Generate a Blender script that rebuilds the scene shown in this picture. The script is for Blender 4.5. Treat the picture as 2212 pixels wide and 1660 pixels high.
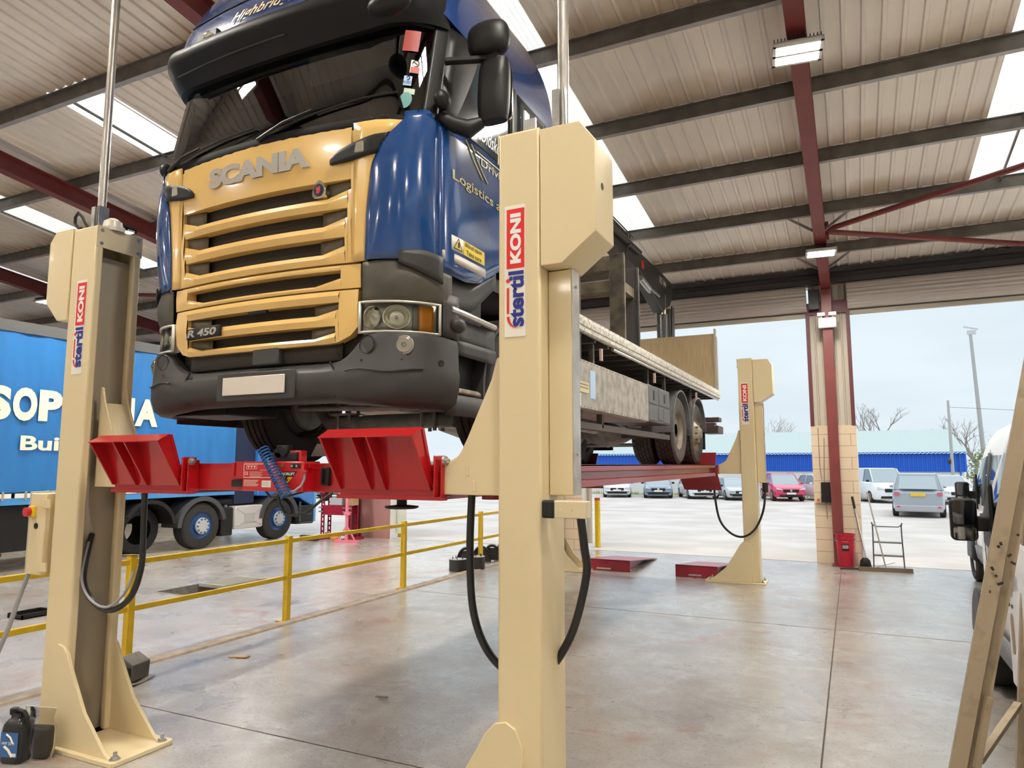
import bpy, math, random
from mathutils import Vector, Matrix
from math import sin, cos, pi, radians, sqrt
for o in list(bpy.data.objects): bpy.data.objects.remove(o)
SC = bpy.context.scene
COL = SC.collection
# ------------------------------------------------------------------ camera
YAW, PITCH = -0.4499, 0.1139
fw = Vector((sin(YAW)*cos(PITCH), cos(YAW)*cos(PITCH), sin(PITCH)))
rt = Vector((cos(YAW), -sin(YAW), 0)); up = rt.cross(fw)
cd = bpy.data.cameras.new('camera'); cam = bpy.data.objects.new('camera', cd); COL.objects.link(cam)
cam.matrix_world = Matrix(((rt.x, up.x, -fw.x, 0), (rt.y, up.y, -fw.y, 0), (rt.z, up.z, -fw.z, 1.9), (0, 0, 0, 1)))
cd.sensor_width = 36; cd.lens = 1511.5*36/2212; cd.clip_start = .05; cd.clip_end = 400
SC.camera = cam
# ------------------------------------------------------------------ world, exposure
SC.view_settings.view_transform = 'Standard'; SC.view_settings.look = 'None'
SC.view_settings.gamma = 1; SC.view_settings.use_curve_mapping = False
SC.view_settings.exposure = 0.8
LAMP = 295.0       # high bay lamp radiance
SKYL = 0.46        # rooflight radiance
w = bpy.data.worlds.new('sky'); SC.world = w; w.use_nodes = True
nt = w.node_tree; nt.nodes.clear()
out = nt.nodes.new('ShaderNodeOutputWorld'); bg = nt.nodes.new('ShaderNodeBackground')
tc = nt.nodes.new('ShaderNodeTexCoord'); sp = nt.nodes.new('ShaderNodeSeparateXYZ')
ramp = nt.nodes.new('ShaderNodeValToRGB'); noi = nt.nodes.new('ShaderNodeTexNoise'); mixn = nt.nodes.new('ShaderNodeMix')
mixn.data_type = 'RGBA'; mixn.blend_type = 'MULTIPLY'; mixn.inputs[0].default_value = 1
r2 = nt.nodes.new('ShaderNodeValToRGB'); mp = nt.nodes.new('ShaderNodeMapping'); mp.inputs['Scale'].default_value = (1, 1, 3.5)
e = ramp.color_ramp.elements
e[0].position = 0.0; e[0].color = (.47, .525, .565, 1)
e[1].position = 1.0; e[1].color = (1.35, 1.42, 1.5, 1)
x = e.new(.30); x.color = (.455, .52, .565, 1)
e = r2.color_ramp.elements; e[0].position = .35; e[0].color = (.90, .92, .93, 1); e[1].position = .65; e[1].color = (1.03, 1.02, 1.01, 1)
noi.inputs['Scale'].default_value = 3.2; noi.inputs['Detail'].default_value = 4
L = nt.links.new
L(tc.outputs['Generated'], sp.inputs[0]); L(sp.outputs['Z'], ramp.inputs[0])
L(tc.outputs['Generated'], mp.inputs[0]); L(mp.outputs[0], noi.inputs['Vector']); L(noi.outputs[0], r2.inputs[0])
L(ramp.outputs[0], mixn.inputs[6]); L(r2.outputs[0], mixn.inputs[7]); L(mixn.outputs[2], bg.inputs[0]); L(bg.outputs[0], out.inputs[0])
bg.inputs[1].default_value = 1.0

# ------------------------------------------------------------------ helpers
class M:
    def __init__(s): s.v = []; s.f = []
    def add(s, vs, fs):
        n = len(s.v); s.v += [tuple(p) for p in vs]; s.f += [tuple(i+n for i in f) for f in fs]; return s
    def box(s, x0, y0, z0, x1, y1, z1):
        return s.add([(x0,y0,z0),(x1,y0,z0),(x1,y1,z0),(x0,y1,z0),(x0,y0,z1),(x1,y0,z1),(x1,y1,z1),(x0,y1,z1)],
                     [(0,3,2,1),(4,5,6,7),(0,1,5,4),(1,2,6,5),(2,3,7,6),(3,0,4,7)])
    def bar(s, a, b, w, h, up=(0,0,1)):
        a = Vector(a); b = Vector(b); d = (b-a).normalized(); u = Vector(up)
        if abs(d.dot(u)) > .99: u = Vector((0,1,0))
        r = d.cross(u).normalized(); u = r.cross(d)
        q = [r*w/2*i+u*h/2*j for i, j in ((-1,-1),(1,-1),(1,1),(-1,1))]
        return s.add([a+k for k in q]+[b+k for k in q], [(3,2,1,0),(4,5,6,7),(0,1,5,4),(1,2,6,5),(2,3,7,6),(3,0,4,7)])
    def prism(s, pts, ax, lo, hi):
        def m(p, h):
            return {'x': (h, p[0], p[1]), 'y': (p[0], h, p[1]), 'z': (p[0], p[1], h)}[ax]
        n = len(pts)
        return s.add([m(p, lo) for p in pts]+[m(p, hi) for p in pts],
                     [tuple(range(n-1, -1, -1)), tuple(range(n, 2*n))]+[(i, (i+1) % n, n+(i+1) % n, n+i) for i in range(n)])
    def loft(s, rings, closed=True, caps=True):
        n = len(rings[0]); vs = [p for r in rings for p in r]; fs = []
        for k in range(len(rings)-1):
            for i in range(n if closed else n-1):
                j = (i+1) % n; fs.append((k*n+i, k*n+j, (k+1)*n+j, (k+1)*n+i))
        if caps and closed: fs += [tuple(range(n-1, -1, -1)), tuple(range((len(rings)-1)*n, len(rings)*n))]
        return s.add(vs, fs)
    def tube(s, pts, r, n=8, caps=True):
        pts = [Vector(p) for p in pts]; rings = []; N = None
        rr = r if isinstance(r, (list, tuple)) else [r]*len(pts)
        for i, p in enumerate(pts):
            d = (pts[min(i+1, len(pts)-1)]-pts[max(i-1, 0)]).normalized()
            if N is None:
                N = d.orthogonal().normalized()
            N = (N-d*N.dot(d)); N = N.normalized() if N.length > 1e-6 else d.orthogonal().normalized()
            B = d.cross(N)
            rings.append([p+(N*cos(2*pi*k/n)+B*sin(2*pi*k/n))*rr[i] for k in range(n)])
        return s.loft(rings, True, caps)
    def cyl(s, a, b, r, n=16): return s.tube([a, b], r, n)
    def lathe(s, prof, o, ax='z', n=32, caps=False):
        o = Vector(o); rings = []
        for r, h in prof:
            ring = []
            for k in range(n):
                c, t = r*cos(2*pi*k/n), r*sin(2*pi*k/n)
                ring.append(o+Vector({'z': (c, t, h), 'x': (h, c, t), 'y': (t, h, c)}[ax]))
            rings.append(ring)
        return s.loft(rings, True, caps)
    def grid(s, fn, nu, nv):
        vs = [fn(i/nu, j/nv) for j in range(nv+1) for i in range(nu+1)]
        fs = [(j*(nu+1)+i, j*(nu+1)+i+1, (j+1)*(nu+1)+i+1, (j+1)*(nu+1)+i) for j in range(nv) for i in range(nu)]
        return s.add(vs, fs)
    def ball(s, c, rx, ry, rz, n=16, m=10):
        c = Vector(c); rings = []
        for j in range(1, m):
            t = pi*j/m
            rings.append([c+Vector((rx*sin(t)*cos(2*pi*k/n), ry*sin(t)*sin(2*pi*k/n), -rz*cos(t))) for k in range(n)])
        return s.loft(rings)
    def xf(s, mat):
        s.v = [tuple(mat @ Vector(p)) for p in s.v]; return s

def obj(name, m, mat, parent=None, bevel=0, ang=38, solid=0, seg=2):
    me = bpy.data.meshes.new(name); me.from_pydata(m.v, [], m.f); me.update()
    import bmesh
    bm = bmesh.new(); bm.from_mesh(me); bmesh.ops.recalc_face_normals(bm, faces=bm.faces); bm.to_mesh(me); bm.free()
    for p in me.polygons: p.use_smooth = True
    me.set_sharp_from_angle(angle=radians(ang))
    me.materials.append(mat)
    o = bpy.data.objects.new(name, me); COL.objects.link(o)
    if parent: o.parent = parent
    if solid:
        k = o.modifiers.new('solid', 'SOLIDIFY'); k.thickness = solid; k.offset = 0
    if bevel:
        b = o.modifiers.new('bevel', 'BEVEL'); b.width = bevel; b.segments = seg; b.limit_method = 'ANGLE'; b.angle_limit = radians(35)
    return o
def tag(o, label, cat, group=None, kind=None):
    if label: o['label'] = label
    if cat: o['category'] = cat
    if group: o['group'] = group
    if kind: o['kind'] = kind
    return o
def thing(name, label, cat, loc=(0,0,0), rz=0, group=None):
    o = bpy.data.objects.new(name, None); COL.objects.link(o); o.location = loc; o.rotation_euler = (0,0,rz)
    o.empty_display_size = .1
    return tag(o, label, cat, group)
def struct(name, m, mat, parent=None, **k):
    o = obj(name, m, mat, parent, **k)
    if not parent: o['kind'] = 'structure'
    return o
def dup(root, loc, rz=None, label=None, scale=None):
    r = root.copy(); COL.objects.link(r); r.location = loc
    if rz is not None: r.rotation_euler = (0,0,rz)
    if label: r['label'] = label
    if scale: r.scale = scale
    for ch in list(root.children):
        c = ch.copy(); COL.objects.link(c); c.parent = r
        for g in list(ch.children):
            d = g.copy(); COL.objects.link(d); d.parent = c
    return r
def text_mesh(body, off=0.0, shear=0.0, ext=0.0, space=1.0):
    cu = bpy.data.curves.new('t', 'FONT'); cu.body = body; cu.size = 1; cu.offset = off; cu.shear = shear; cu.extrude = ext; cu.space_character = space
    cu.resolution_u = 4
    o = bpy.data.objects.new('t', cu); COL.objects.link(o)
    dg = bpy.context.evaluated_depsgraph_get(); me = bpy.data.meshes.new_from_object(o.evaluated_get(dg))
    vs = [Vector(v.co) for v in me.vertices]; fs = [tuple(p.vertices) for p in me.polygons]
    bpy.data.objects.remove(o); bpy.data.curves.remove(cu); bpy.data.meshes.remove(me)
    return vs, fs
def text(body, mat, parent, o, r, u, wd, ht, off=.02, shear=0, depth=0, fn=None, name='lettering', space=1.0, m=None):
    """lettering fitted in a box of wd x ht whose lower left corner is o, r = reading direction, u = up"""
    vs, fs = text_mesh(body, off, shear, .5 if depth else 0, space)
    x0 = min(v.x for v in vs); x1 = max(v.x for v in vs); y0 = min(v.y for v in vs); y1 = max(v.y for v in vs)
    o = Vector(o); r = Vector(r).normalized(); u = Vector(u).normalized(); nn = r.cross(u)
    res = []
    for v in vs:
        a = (v.x-x0)/(x1-x0)*wd; b = (v.y-y0)/(y1-y0)*ht; c = v.z*depth
        p = o+r*a+u*b+nn*c
        res.append(fn(p) if fn else p)
    if m is not None: m.add(res, fs); return m
    return obj(name, M().add(res, fs), mat, parent)
def rrect(x0, y0, x1, y1, r, n=4):
    ps = []
    for cx, cy, a0 in ((x1-r, y0+r, -90), (x1-r, y1-r, 0), (x0+r, y1-r, 90), (x0+r, y0+r, 180)):
        for k in range(n+1):
            a = radians(a0+90*k/n); ps.append((cx+r*cos(a), cy+r*sin(a)))
    return ps

# ------------------------------------------------------------------ materials
def mat(name, col, rough=.5, metal=0, spec=.5, coat=0, var=0, vscale=6, bump=0, bscale=40, emit=None, es=0, stretch=(1,1,1), col2=None, thr=(.35,.65), detail=4):
    m = bpy.data.materials.new(name); m.use_nodes = True; n = m.node_tree.nodes; l = m.node_tree.links.new
    b = n['Principled BSDF']
    b.inputs['Base Color'].default_value = (*col, 1); b.inputs['Roughness'].default_value = rough
    b.inputs['Metallic'].default_value = metal; b.inputs['Specular IOR Level'].default_value = spec
    b.inputs['Coat Weight'].default_value = coat; b.inputs['Coat Roughness'].default_value = .06
    if emit: b.inputs['Emission Color'].default_value = (*emit, 1); b.inputs['Emission Strength'].default_value = es
    if var or col2 or bump:
        t = n.new('ShaderNodeTexCoord'); mp = n.new('ShaderNodeMapping'); mp.inputs['Scale'].default_value = stretch
        l(t.outputs['Object'], mp.inputs[0])
    if var or col2:
        nz = n.new('ShaderNodeTexNoise'); nz.inputs['Scale'].default_value = vscale; nz.inputs['Detail'].default_value = detail
        r = n.new('ShaderNodeValToRGB'); c2 = col2 or tuple(c*(1-var) for c in col)
        r.color_ramp.elements[0].position = thr[0]; r.color_ramp.elements[1].position = thr[1]
        r.color_ramp.elements[0].color = (*c2, 1); r.color_ramp.elements[1].color = (*col, 1)
        l(mp.outputs[0], nz.inputs['Vector']); l(nz.outputs[0], r.inputs[0]); l(r.outputs[0], b.inputs['Base Color'])
    if bump:
        nb = n.new('ShaderNodeTexNoise'); nb.inputs['Scale'].default_value = bscale; bp = n.new('ShaderNodeBump')
        bp.inputs['Strength'].default_value = bump; bp.inputs['Distance'].default_value = .02
        l(mp.outputs[0], nb.inputs['Vector']); l(nb.outputs[0], bp.inputs['Height']); l(bp.outputs[0], b.inputs['Normal'])
    return m
def glass(name, tint, ior=1.5, rough=.01):
    m = bpy.data.materials.new(name); m.use_nodes = True; n = m.node_tree.nodes; l = m.node_tree.links.new; n.clear()
    o = n.new('ShaderNodeOutputMaterial'); t = n.new('ShaderNodeBsdfTransparent'); g = n.new('ShaderNodeBsdfGlossy'); f = n.new('ShaderNodeFresnel'); x = n.new('ShaderNodeMixShader')
    t.inputs[0].default_value = (*tint, 1); g.inputs['Roughness'].default_value = rough; f.inputs[0].default_value = ior
    l(f.outputs[0], x.inputs[0]); l(t.outputs[0], x.inputs[1]); l(g.outputs[0], x.inputs[2]); l(x.outputs[0], o.inputs[0]); return m
def emis(name, col, s):
    return mat(name, (.8,.8,.8), .5, emit=col, es=s)
CREAM = mat('lift_cream', (.70,.575,.345), .38, coat=.15, bump=.03, bscale=220)
CREAM2 = mat('lift_cream_cover', (.66,.55,.35), .42, bump=.03, bscale=200)
TRCREAM = mat('truck_cream', (.80,.52,.17), .22, coat=.6, var=.06, vscale=3)
BLUE = mat('truck_blue', (.006,.055,.21), .16, coat=1)
BLUE2 = mat('roof_blue', (.012,.05,.20), .2, coat=1)
GREYPL = mat('grey_plastic', (.045,.042,.040), .5, var=.25, vscale=5)
BRPL = mat('dusty_plastic', (.085,.075,.055), .5, var=.35, vscale=7)
BLACK = mat('black_plastic', (.012,.011,.011), .45, spec=.35)
MESHB = mat('grille_mesh', (.035,.028,.02), .6, bump=.5, bscale=160, stretch=(.2,1,3))
CAP = mat('grille_end', (.10,.08,.05), .45)
GLASS = glass('tinted_glass', (.30,.34,.32), 2.0)
CLEAR = glass('clear_lens', (.93,.95,.92), 1.35)
CARW = mat('car_window_sky_tone', (.30,.36,.38), .12, spec=.7)  # pale base colour stands in for sky reflected in the car glass
CARGL = mat('car_glass', (.05,.07,.08), .06, spec=.7)
CHROME = mat('chrome', (.78,.76,.72), .12, 1)
REFL = mat('lamp_reflector', (.75,.72,.62), .16, 1)
AMBER = mat('amber_lens', (.85,.30,.02), .2, coat=.6)
SILVER = mat('silver_letters', (.40,.37,.33), .45, .1)
WHITE = mat('white', (.80,.78,.74), .4)
PLATE = mat('blank_plate', (.72,.64,.56), .35, var=.05)
RED = mat('lift_red', (.42,.004,.008), .3, coat=.3)
DRED = mat('runway_red', (.26,.012,.018), .33, coat=.3)
RAMPRED = mat('ramp_red', (.30,.008,.028), .35, coat=.2)
STEEL = mat('zinc_steel', (.55,.55,.54), .35, .9, var=.2, vscale=20)
GALV = mat('galvanised_pole', (.55,.52,.48), .38, .85, var=.3, vscale=14, stretch=(1,1,.25))
ALU = mat('aluminium', (.62,.60,.56), .35, .8, var=.25, vscale=9)
DIRTALU = mat('dirty_aluminium', (.42,.39,.34), .55, .2, col2=(.25,.22,.185), vscale=9, thr=(.3,.6))
DIRTW = mat('dirty_white_rail', (.62,.59,.52), .55, col2=(.25,.22,.18), vscale=22, thr=(.3,.55))
CHASS = mat('chassis_grey', (.075,.068,.060), .6, col2=(.16,.145,.125), vscale=7)
AXLE = mat('axle_grey', (.10,.105,.10), .5, col2=(.17,.17,.16), vscale=8)
DUST = mat('dusty_metal', (.30,.28,.25), .6, var=.4, vscale=8)
TYRE = mat('tyre', (.030,.027,.025), .75, var=.3, vscale=14)
TYRED = mat('dusty_tyre', (.085,.072,.062), .8, var=.35, vscale=10)
RIM = mat('rim_dusty', (.36,.31,.23), .5, .2, var=.3, vscale=8)
PLY = mat('plywood', (.42,.31,.17), .6, col2=(.33,.24,.13), vscale=5, stretch=(9,1,.5))
DKBR = mat('crane_dark', (.025,.024,.023), .45)
MUDST = mat('muddy_steel', (.20,.165,.11), .65, col2=(.10,.08,.055), vscale=6)
YEL = mat('safety_yellow', (.86,.57,.01), .4, var=.12, vscale=9)
YELP = mat('yellow_part', (.75,.52,.03), .45, var=.3, vscale=14)
HOSE = mat('black_hose', (.012,.012,.012), .35)
HOSEG = mat('grey_cable', (.32,.32,.33), .45)
HOSEB = mat('blue_hose', (.01,.10,.30), .3)
KRED = mat('sticker_red', (.72,.005,.006), .4)
KBLUE = mat('sticker_blue', (.006,.012,.22), .4)
STICK = mat('sticker_white', (.80,.76,.66), .4)
PINK = mat('pink_paint', (.75,.22,.30), .45)
GOLD = mat('gold_letters', (.42,.36,.10), .45)
CREAML = mat('cream_letters', (.80,.62,.32), .4)
TBLUE = mat('curtain_blue', (.020,.17,.47), .42, var=.10, vscale=2.5, bump=.5, bscale=2.2, stretch=(1,2.2,.35))
TBLUE2 = mat('cab_blue', (.03,.20,.60), .25, coat=.6)
LETW = mat('curtain_letters', (.82,.76,.62), .5)
RAFT = mat('rafter_red', (.19,.034,.032), .45, var=.15, vscale=4)
PURL = mat('purlin_galv', (.17,.15,.13), .5, .3, var=.3, vscale=5)
JAMB = mat('jamb_red', (.11,.02,.028), .5)
CLAD = mat('cladding_beige', (.50,.45,.37), .5)
SHUT = mat('shutter_slats', (.50,.45,.41), .42)
DARK = mat('dark_steel', (.035,.032,.034), .5)
BINR = mat('bin_red', (.45,.01,.03), .3)
LADD = mat('ladder_beige', (.42,.33,.22), .5, col2=(.30,.23,.15), vscale=11, thr=(.25,.45))
VANW = mat('van_white', (.80,.79,.77), .22, coat=.5)
CARDB = mat('cardboard', (.45,.30,.15), .8)
BLOCKM = None
def concrete(K=1.0, nm='floor_concrete'):
    m = mat(nm, (.56,.47,.40), .4); n = m.node_tree.nodes; l = m.node_tree.links.new; b = n['Principled BSDF']
    t = n.new('ShaderNodeTexCoord')
    def noise(s, d=6, st=(1,1,1), dist=0):
        mp = n.new('ShaderNodeMapping'); mp.inputs['Scale'].default_value = st; l(t.outputs['Object'], mp.inputs[0])
        z = n.new('ShaderNodeTexNoise'); z.inputs['Scale'].default_value = s; z.inputs['Detail'].default_value = d; z.inputs['Roughness'].default_value = .62; z.inputs['Distortion'].default_value = dist
        l(mp.outputs[0], z.inputs['Vector']); return z
    def rmp(z, ps):
        r = n.new('ShaderNodeValToRGB'); el = r.color_ramp.elements
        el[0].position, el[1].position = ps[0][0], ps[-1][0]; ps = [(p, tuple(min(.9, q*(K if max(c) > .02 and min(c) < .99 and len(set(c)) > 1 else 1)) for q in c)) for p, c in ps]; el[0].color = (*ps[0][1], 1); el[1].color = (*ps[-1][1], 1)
        for p, c in ps[1:-1]: el.new(p).color = (*c, 1)
        l(z.outputs[0], r.inputs[0]); return r
    def mix(f, a, bb, bt='MIX'):
        x = n.new('ShaderNodeMix'); x.data_type = 'RGBA'; x.blend_type = bt
        if isinstance(f, float): x.inputs[0].default_value = f
        else: l(f, x.inputs[0])
        l(a, x.inputs[6]); l(bb, x.inputs[7]); return x.outputs[2]
    base = rmp(noise(.55, 8), [(.3, (.22,.185,.155)), (.5, (.345,.305,.265)), (.68, (.42,.385,.35))])
    worn = rmp(noise(1.7, 12, (1,1.0,1), .9), [(.42, (0,0,0)), (.66, (.8,.8,.8))])
    wc = rmp(noise(7, 6), [(.35, (.33,.31,.29)), (.65, (.52,.51,.50))])
    c = mix(worn.outputs[0], base.outputs[0], wc.outputs[0])
    redm = rmp(noise(.9, 9, (1,1.3,1), 1.2), [(.58, (0,0,0)), (.66, (.6,.6,.6))])
    redc = rmp(noise(9, 5), [(.3, (.30,.13,.08)), (.7, (.40,.23,.16))])
    c = mix(redm.outputs[0], c, redc.outputs[0])
    spk = rmp(noise(38, 4), [(.32, (.25,.22,.20)), (.44, (1,1,1))])
    c = mix(.55, c, spk.outputs[0], 'MULTIPLY')
    l(c, b.inputs['Base Color'])
    rg = rmp(noise(1.3, 8, (1,1,1), .5), [(.35, (.22,.22,.22)), (.65, (.50,.50,.50))]); l(rg.outputs[0], b.inputs['Roughness'])
    b.inputs['Coat Weight'].default_value = .95; b.inputs['Coat Roughness'].default_value = .22
    bp = n.new('ShaderNodeBump'); bp.inputs['Strength'].default_value = .30; bp.inputs['Distance'].default_value = .010
    hm = n.new('ShaderNodeMath'); hm.operation = 'MULTIPLY_ADD'; hm.inputs[1].default_value = .45
    l(noise(46, 6, (1,1,1), .3).outputs[0], hm.inputs[0]); l(noise(9, 8, (1,1,1), .4).outputs[0], hm.inputs[2]); l(hm.outputs[0], bp.inputs['Height']); l(bp.outputs[0], b.inputs['Coat Normal']); l(bp.outputs[0], b.inputs['Normal'])
    return m
FLOOR = concrete()
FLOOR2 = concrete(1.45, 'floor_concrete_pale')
YARD = mat('yard_concrete', (.58,.54,.50), .7, col2=(.46,.42,.38), vscale=.5, bump=.2, bscale=3, detail=8)
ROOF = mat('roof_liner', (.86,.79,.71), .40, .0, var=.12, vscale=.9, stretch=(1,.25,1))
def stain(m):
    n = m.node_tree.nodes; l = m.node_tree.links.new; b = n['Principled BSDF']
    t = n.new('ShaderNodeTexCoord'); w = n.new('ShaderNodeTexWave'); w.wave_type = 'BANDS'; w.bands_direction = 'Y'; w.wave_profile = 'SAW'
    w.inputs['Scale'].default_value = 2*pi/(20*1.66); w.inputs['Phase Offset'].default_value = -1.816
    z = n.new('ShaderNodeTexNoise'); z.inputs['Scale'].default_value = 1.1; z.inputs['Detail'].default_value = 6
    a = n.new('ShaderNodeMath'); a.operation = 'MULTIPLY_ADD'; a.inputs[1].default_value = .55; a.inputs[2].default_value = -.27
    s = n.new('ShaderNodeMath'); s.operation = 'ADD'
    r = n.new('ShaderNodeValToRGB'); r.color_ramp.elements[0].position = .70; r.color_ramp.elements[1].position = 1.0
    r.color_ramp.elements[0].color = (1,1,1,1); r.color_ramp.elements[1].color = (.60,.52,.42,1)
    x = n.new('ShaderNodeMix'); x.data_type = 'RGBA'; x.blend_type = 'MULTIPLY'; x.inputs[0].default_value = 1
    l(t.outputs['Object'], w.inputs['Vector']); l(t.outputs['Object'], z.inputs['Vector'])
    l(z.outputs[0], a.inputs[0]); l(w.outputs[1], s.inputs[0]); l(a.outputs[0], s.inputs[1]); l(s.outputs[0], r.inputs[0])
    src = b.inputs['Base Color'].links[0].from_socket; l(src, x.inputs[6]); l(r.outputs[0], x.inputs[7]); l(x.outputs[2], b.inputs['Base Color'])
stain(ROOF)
def block_mat():
    m = mat('painted_block', (.72,.58,.42), .7); n = m.node_tree.nodes; l = m.node_tree.links.new
    t = n.new('ShaderNodeTexCoord'); mp = n.new('ShaderNodeMapping'); mp.inputs['Rotation'].default_value = (pi/2, 0, 0)
    br = n.new('ShaderNodeTexBrick'); br.inputs['Scale'].default_value = 1; br.inputs['Brick Width'].default_value = 1.9; br.inputs['Row Height'].default_value = .225
    br.inputs['Mortar Size'].default_value = .006; br.inputs['Color1'].default_value = (.72,.58,.42,1); br.inputs['Color2'].default_value = (.69,.55,.40,1); br.inputs['Mortar'].default_value = (.38,.28,.19,1)
    l(t.outputs['Object'], mp.inputs[0]); l(mp.outputs[0], br.inputs['Vector']); l(br.outputs[0], n['Principled BSDF'].inputs['Base Color'])
    return m
BLOCK = block_mat()
# ================================================================== SETTING
RS = .125
def roofz(y): return 5.80+RS*(15-y) if y > -1 else 5.80+RS*16-RS*(-1-y)
# floor with the pit opening
PX0, PX1, PY0, PY1 = -9.45, -8.80, 7.35, 8.95
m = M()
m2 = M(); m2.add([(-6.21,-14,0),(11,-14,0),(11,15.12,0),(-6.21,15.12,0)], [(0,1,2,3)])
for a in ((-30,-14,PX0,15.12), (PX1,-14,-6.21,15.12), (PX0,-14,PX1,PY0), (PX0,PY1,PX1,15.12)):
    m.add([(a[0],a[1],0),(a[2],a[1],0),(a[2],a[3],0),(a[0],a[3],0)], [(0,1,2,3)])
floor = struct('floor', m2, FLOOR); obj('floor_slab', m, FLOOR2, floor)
m = M(); m.box(PX0-.03,PY0-.03,-1.3,PX1+.03,PY1+.03,-1.25)
for a in ((PX0-.03,PY0,PX0,PY1),(PX1,PY0,PX1+.03,PY1),(PX0,PY0-.03,PX1,PY0),(PX0,PY1,PX1,PY1+.03)): m.box(a[0],a[1],-1.25,a[2],a[3],.006)
obj('pit_lining', m, DUST, floor)
m = M()
for a in ((-.276,-2,-.264,15.1),(-6,3.93,5,3.942),(-6,9.12,5,9.13),(-16,15.1,8,15.13)): m.box(a[0],a[1],-.01,a[2],a[3],.0012)
obj('floor_joint', m, mat('joint', (.10,.07,.05), .8), floor)
m = M(); m.prism([(-6.30,0),(-6.12,0),(-6.14,.018),(-6.28,.018)], 'y', -2, 15.1)
struct('trim_1', m, mat('kerb', (.36,.29,.23), .75, col2=(.22,.17,.13), vscale=6))
# yard
m = M(); pr = [(15.12,-.002),(22,-.10),(34,-.36),(36.5,-.36),(43.5,-.28),(75,-.28),(160,-.28)]
for k in range(len(pr)-1):
    (a,za),(b,zb) = pr[k], pr[k+1]
    m.add([(-120,a,za),(90,a,za),(90,b,zb),(-120,b,zb)], [(0,1,2,3)])
def yz(y):
    for (a,za),(b,zb) in zip(pr, pr[1:]):
        if y <= b: return za+(zb-za)*(y-a)/(b-a)
tag(obj('yard_ground', m, YARD), None, None, kind='structure')
# ceiling sheet with rooflights
SKY = [(-18.8,-17.8),(-14.6,-13.8),(-9.8,-8.9),(-4.0,-3.0),(1.8,2.8),(7.6,8.6)]
def insky(x): return any(a-.01 < x < b-.11 for a, b in SKY)
m = M(); PIT = .2
nx = int(41/PIT)
def ribs(x0):
    return [(x0,0),(x0+.115,0),(x0+.13,-.028),(x0+.165,-.028),(x0+.18,0),(x0+PIT,0)]
for i in range(nx):
    x0 = -30.4+i*PIT
    segs = [(-14.2,-1),(-1,15.45)]
    if insky(x0+.005): segs = [(-14.2,-1),(-1,5.45),(12.15,15.45)]
    for ya, yb in segs:
        r = ribs(x0); za, zb = roofz(ya), roofz(yb)
        m.add([(x, ya, za+d) for x, d in r]+[(x, yb, zb+d) for x, d in r], [(k, k+1, k+7, k+6) for k in range(5)])
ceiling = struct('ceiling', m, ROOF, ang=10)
SKYM = emis('rooflight', (.90,1.0,.97), SKYL)
bn = SKYM.node_tree.nodes; bl = SKYM.node_tree.links.new
tcx = bn.new('ShaderNodeTexCoord'); wv = bn.new('ShaderNodeTexWave'); wv.inputs['Scale'].default_value = 4.8; wv.inputs['Detail'].default_value = 1.5; wv.inputs['Distortion'].default_value = .3
rp = bn.new('ShaderNodeValToRGB'); rp.color_ramp.elements[0].color = (.72,.82,.80,1); rp.color_ramp.elements[1].color = (1,1.05,1.02,1); rp.color_ramp.elements[1].position = .3
bl(tcx.outputs['Object'], wv.inputs['Vector']); bl(wv.outputs[0], rp.inputs[0]); bl(rp.outputs[0], bn['Principled BSDF'].inputs['Emission Color'])
for k, (a, b) in enumerate(SKY):
    m = M(); r = []
    x = a
    while x < b-.01:
        r += [(x,0),(x+.05,-.008),(x+.1,0)]; x += .1
    ya, yb = 5.43, 12.17; za, zb = roofz(ya)+.005, roofz(yb)+.005; n = len(r)
    m.add([(x,ya,za+d) for x, d in r]+[(x,yb,zb+d) for x, d in r], [(i,i+1,i+n+1,i+n) for i in range(n-1)])
    o = struct('window_%d' % (k+1), m, SKYM)
    m = M(); xm = (a+b)/2-.12
    for ya, yb in ((5.46,12.1),):
        m.bar((xm,ya,roofz(ya)-.09),(xm,yb,roofz(yb)-.09),.025,.03)
    obj('tie_rod', m, PURL, o)
# purlins (zed sections), rafters, columns
tn = 2
FLG_LIT = mat('flange_lit', (.40,.38,.36), .45, .2, var=.2, vscale=5)  # lighter than the web: light from below put into the flange colour
PUR = [13.76-1.66*k for k in range(9)]
for y in PUR+[-1-1.66*k for k in range(1, 8)]:
    m = M(); z = roofz(y)-.03
    m.prism([(y-.035,z),(y+.006,z),(y+.006,z-.165),(y+.07,z-.165),(y+.07,z-.18),(y-.006,z-.18),(y-.006,z-.012),(y-.035,z-.012)], 'x', -30, 10)
    o = struct('trim_%d' % tn, m, PURL); tn += 1
    m = M(); m.box(-30,y-.004,z-.186,10,y+.072,z-.181); obj('flange', m, FLG_LIT, o)
# eaves beam
m = M(); z = 5.45
m.prism([(14.86,z),(15.05,z),(15.05,z+.3),(14.86,z+.3),(14.86,z+.22),(14.93,z+.20),(14.93,z+.12),(14.86,z+.10)], 'x', -30, 10)
struct('trim_%d' % tn, m, DARK); tn += 1
FR = [-23.2,-17.3,-11.7,-6.02,-.30,5.35]
def isec(m, c, y0, y1, dz, depth, wd, t=.014):
    """rafter I-section along y following the roof pitch, bottom at roofz(y)-dz"""
    for (za, zb, hw) in ((0, t, wd/2), (depth-t, depth, wd/2), (t, depth-t, .006)):
        a, b = roofz(y0)-dz, roofz(y1)-dz
        m.add([(c-hw,y0,a+za),(c+hw,y0,a+za),(c+hw,y0,a+zb),(c-hw,y0,a+zb),(c-hw,y1,b+za),(c+hw,y1,b+za),(c+hw,y1,b+zb),(c-hw,y1,b+zb)],
              [(3,2,1,0),(4,5,6,7),(0,1,5,4),(1,2,6,5),(2,3,7,6),(3,0,4,7)])
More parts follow.
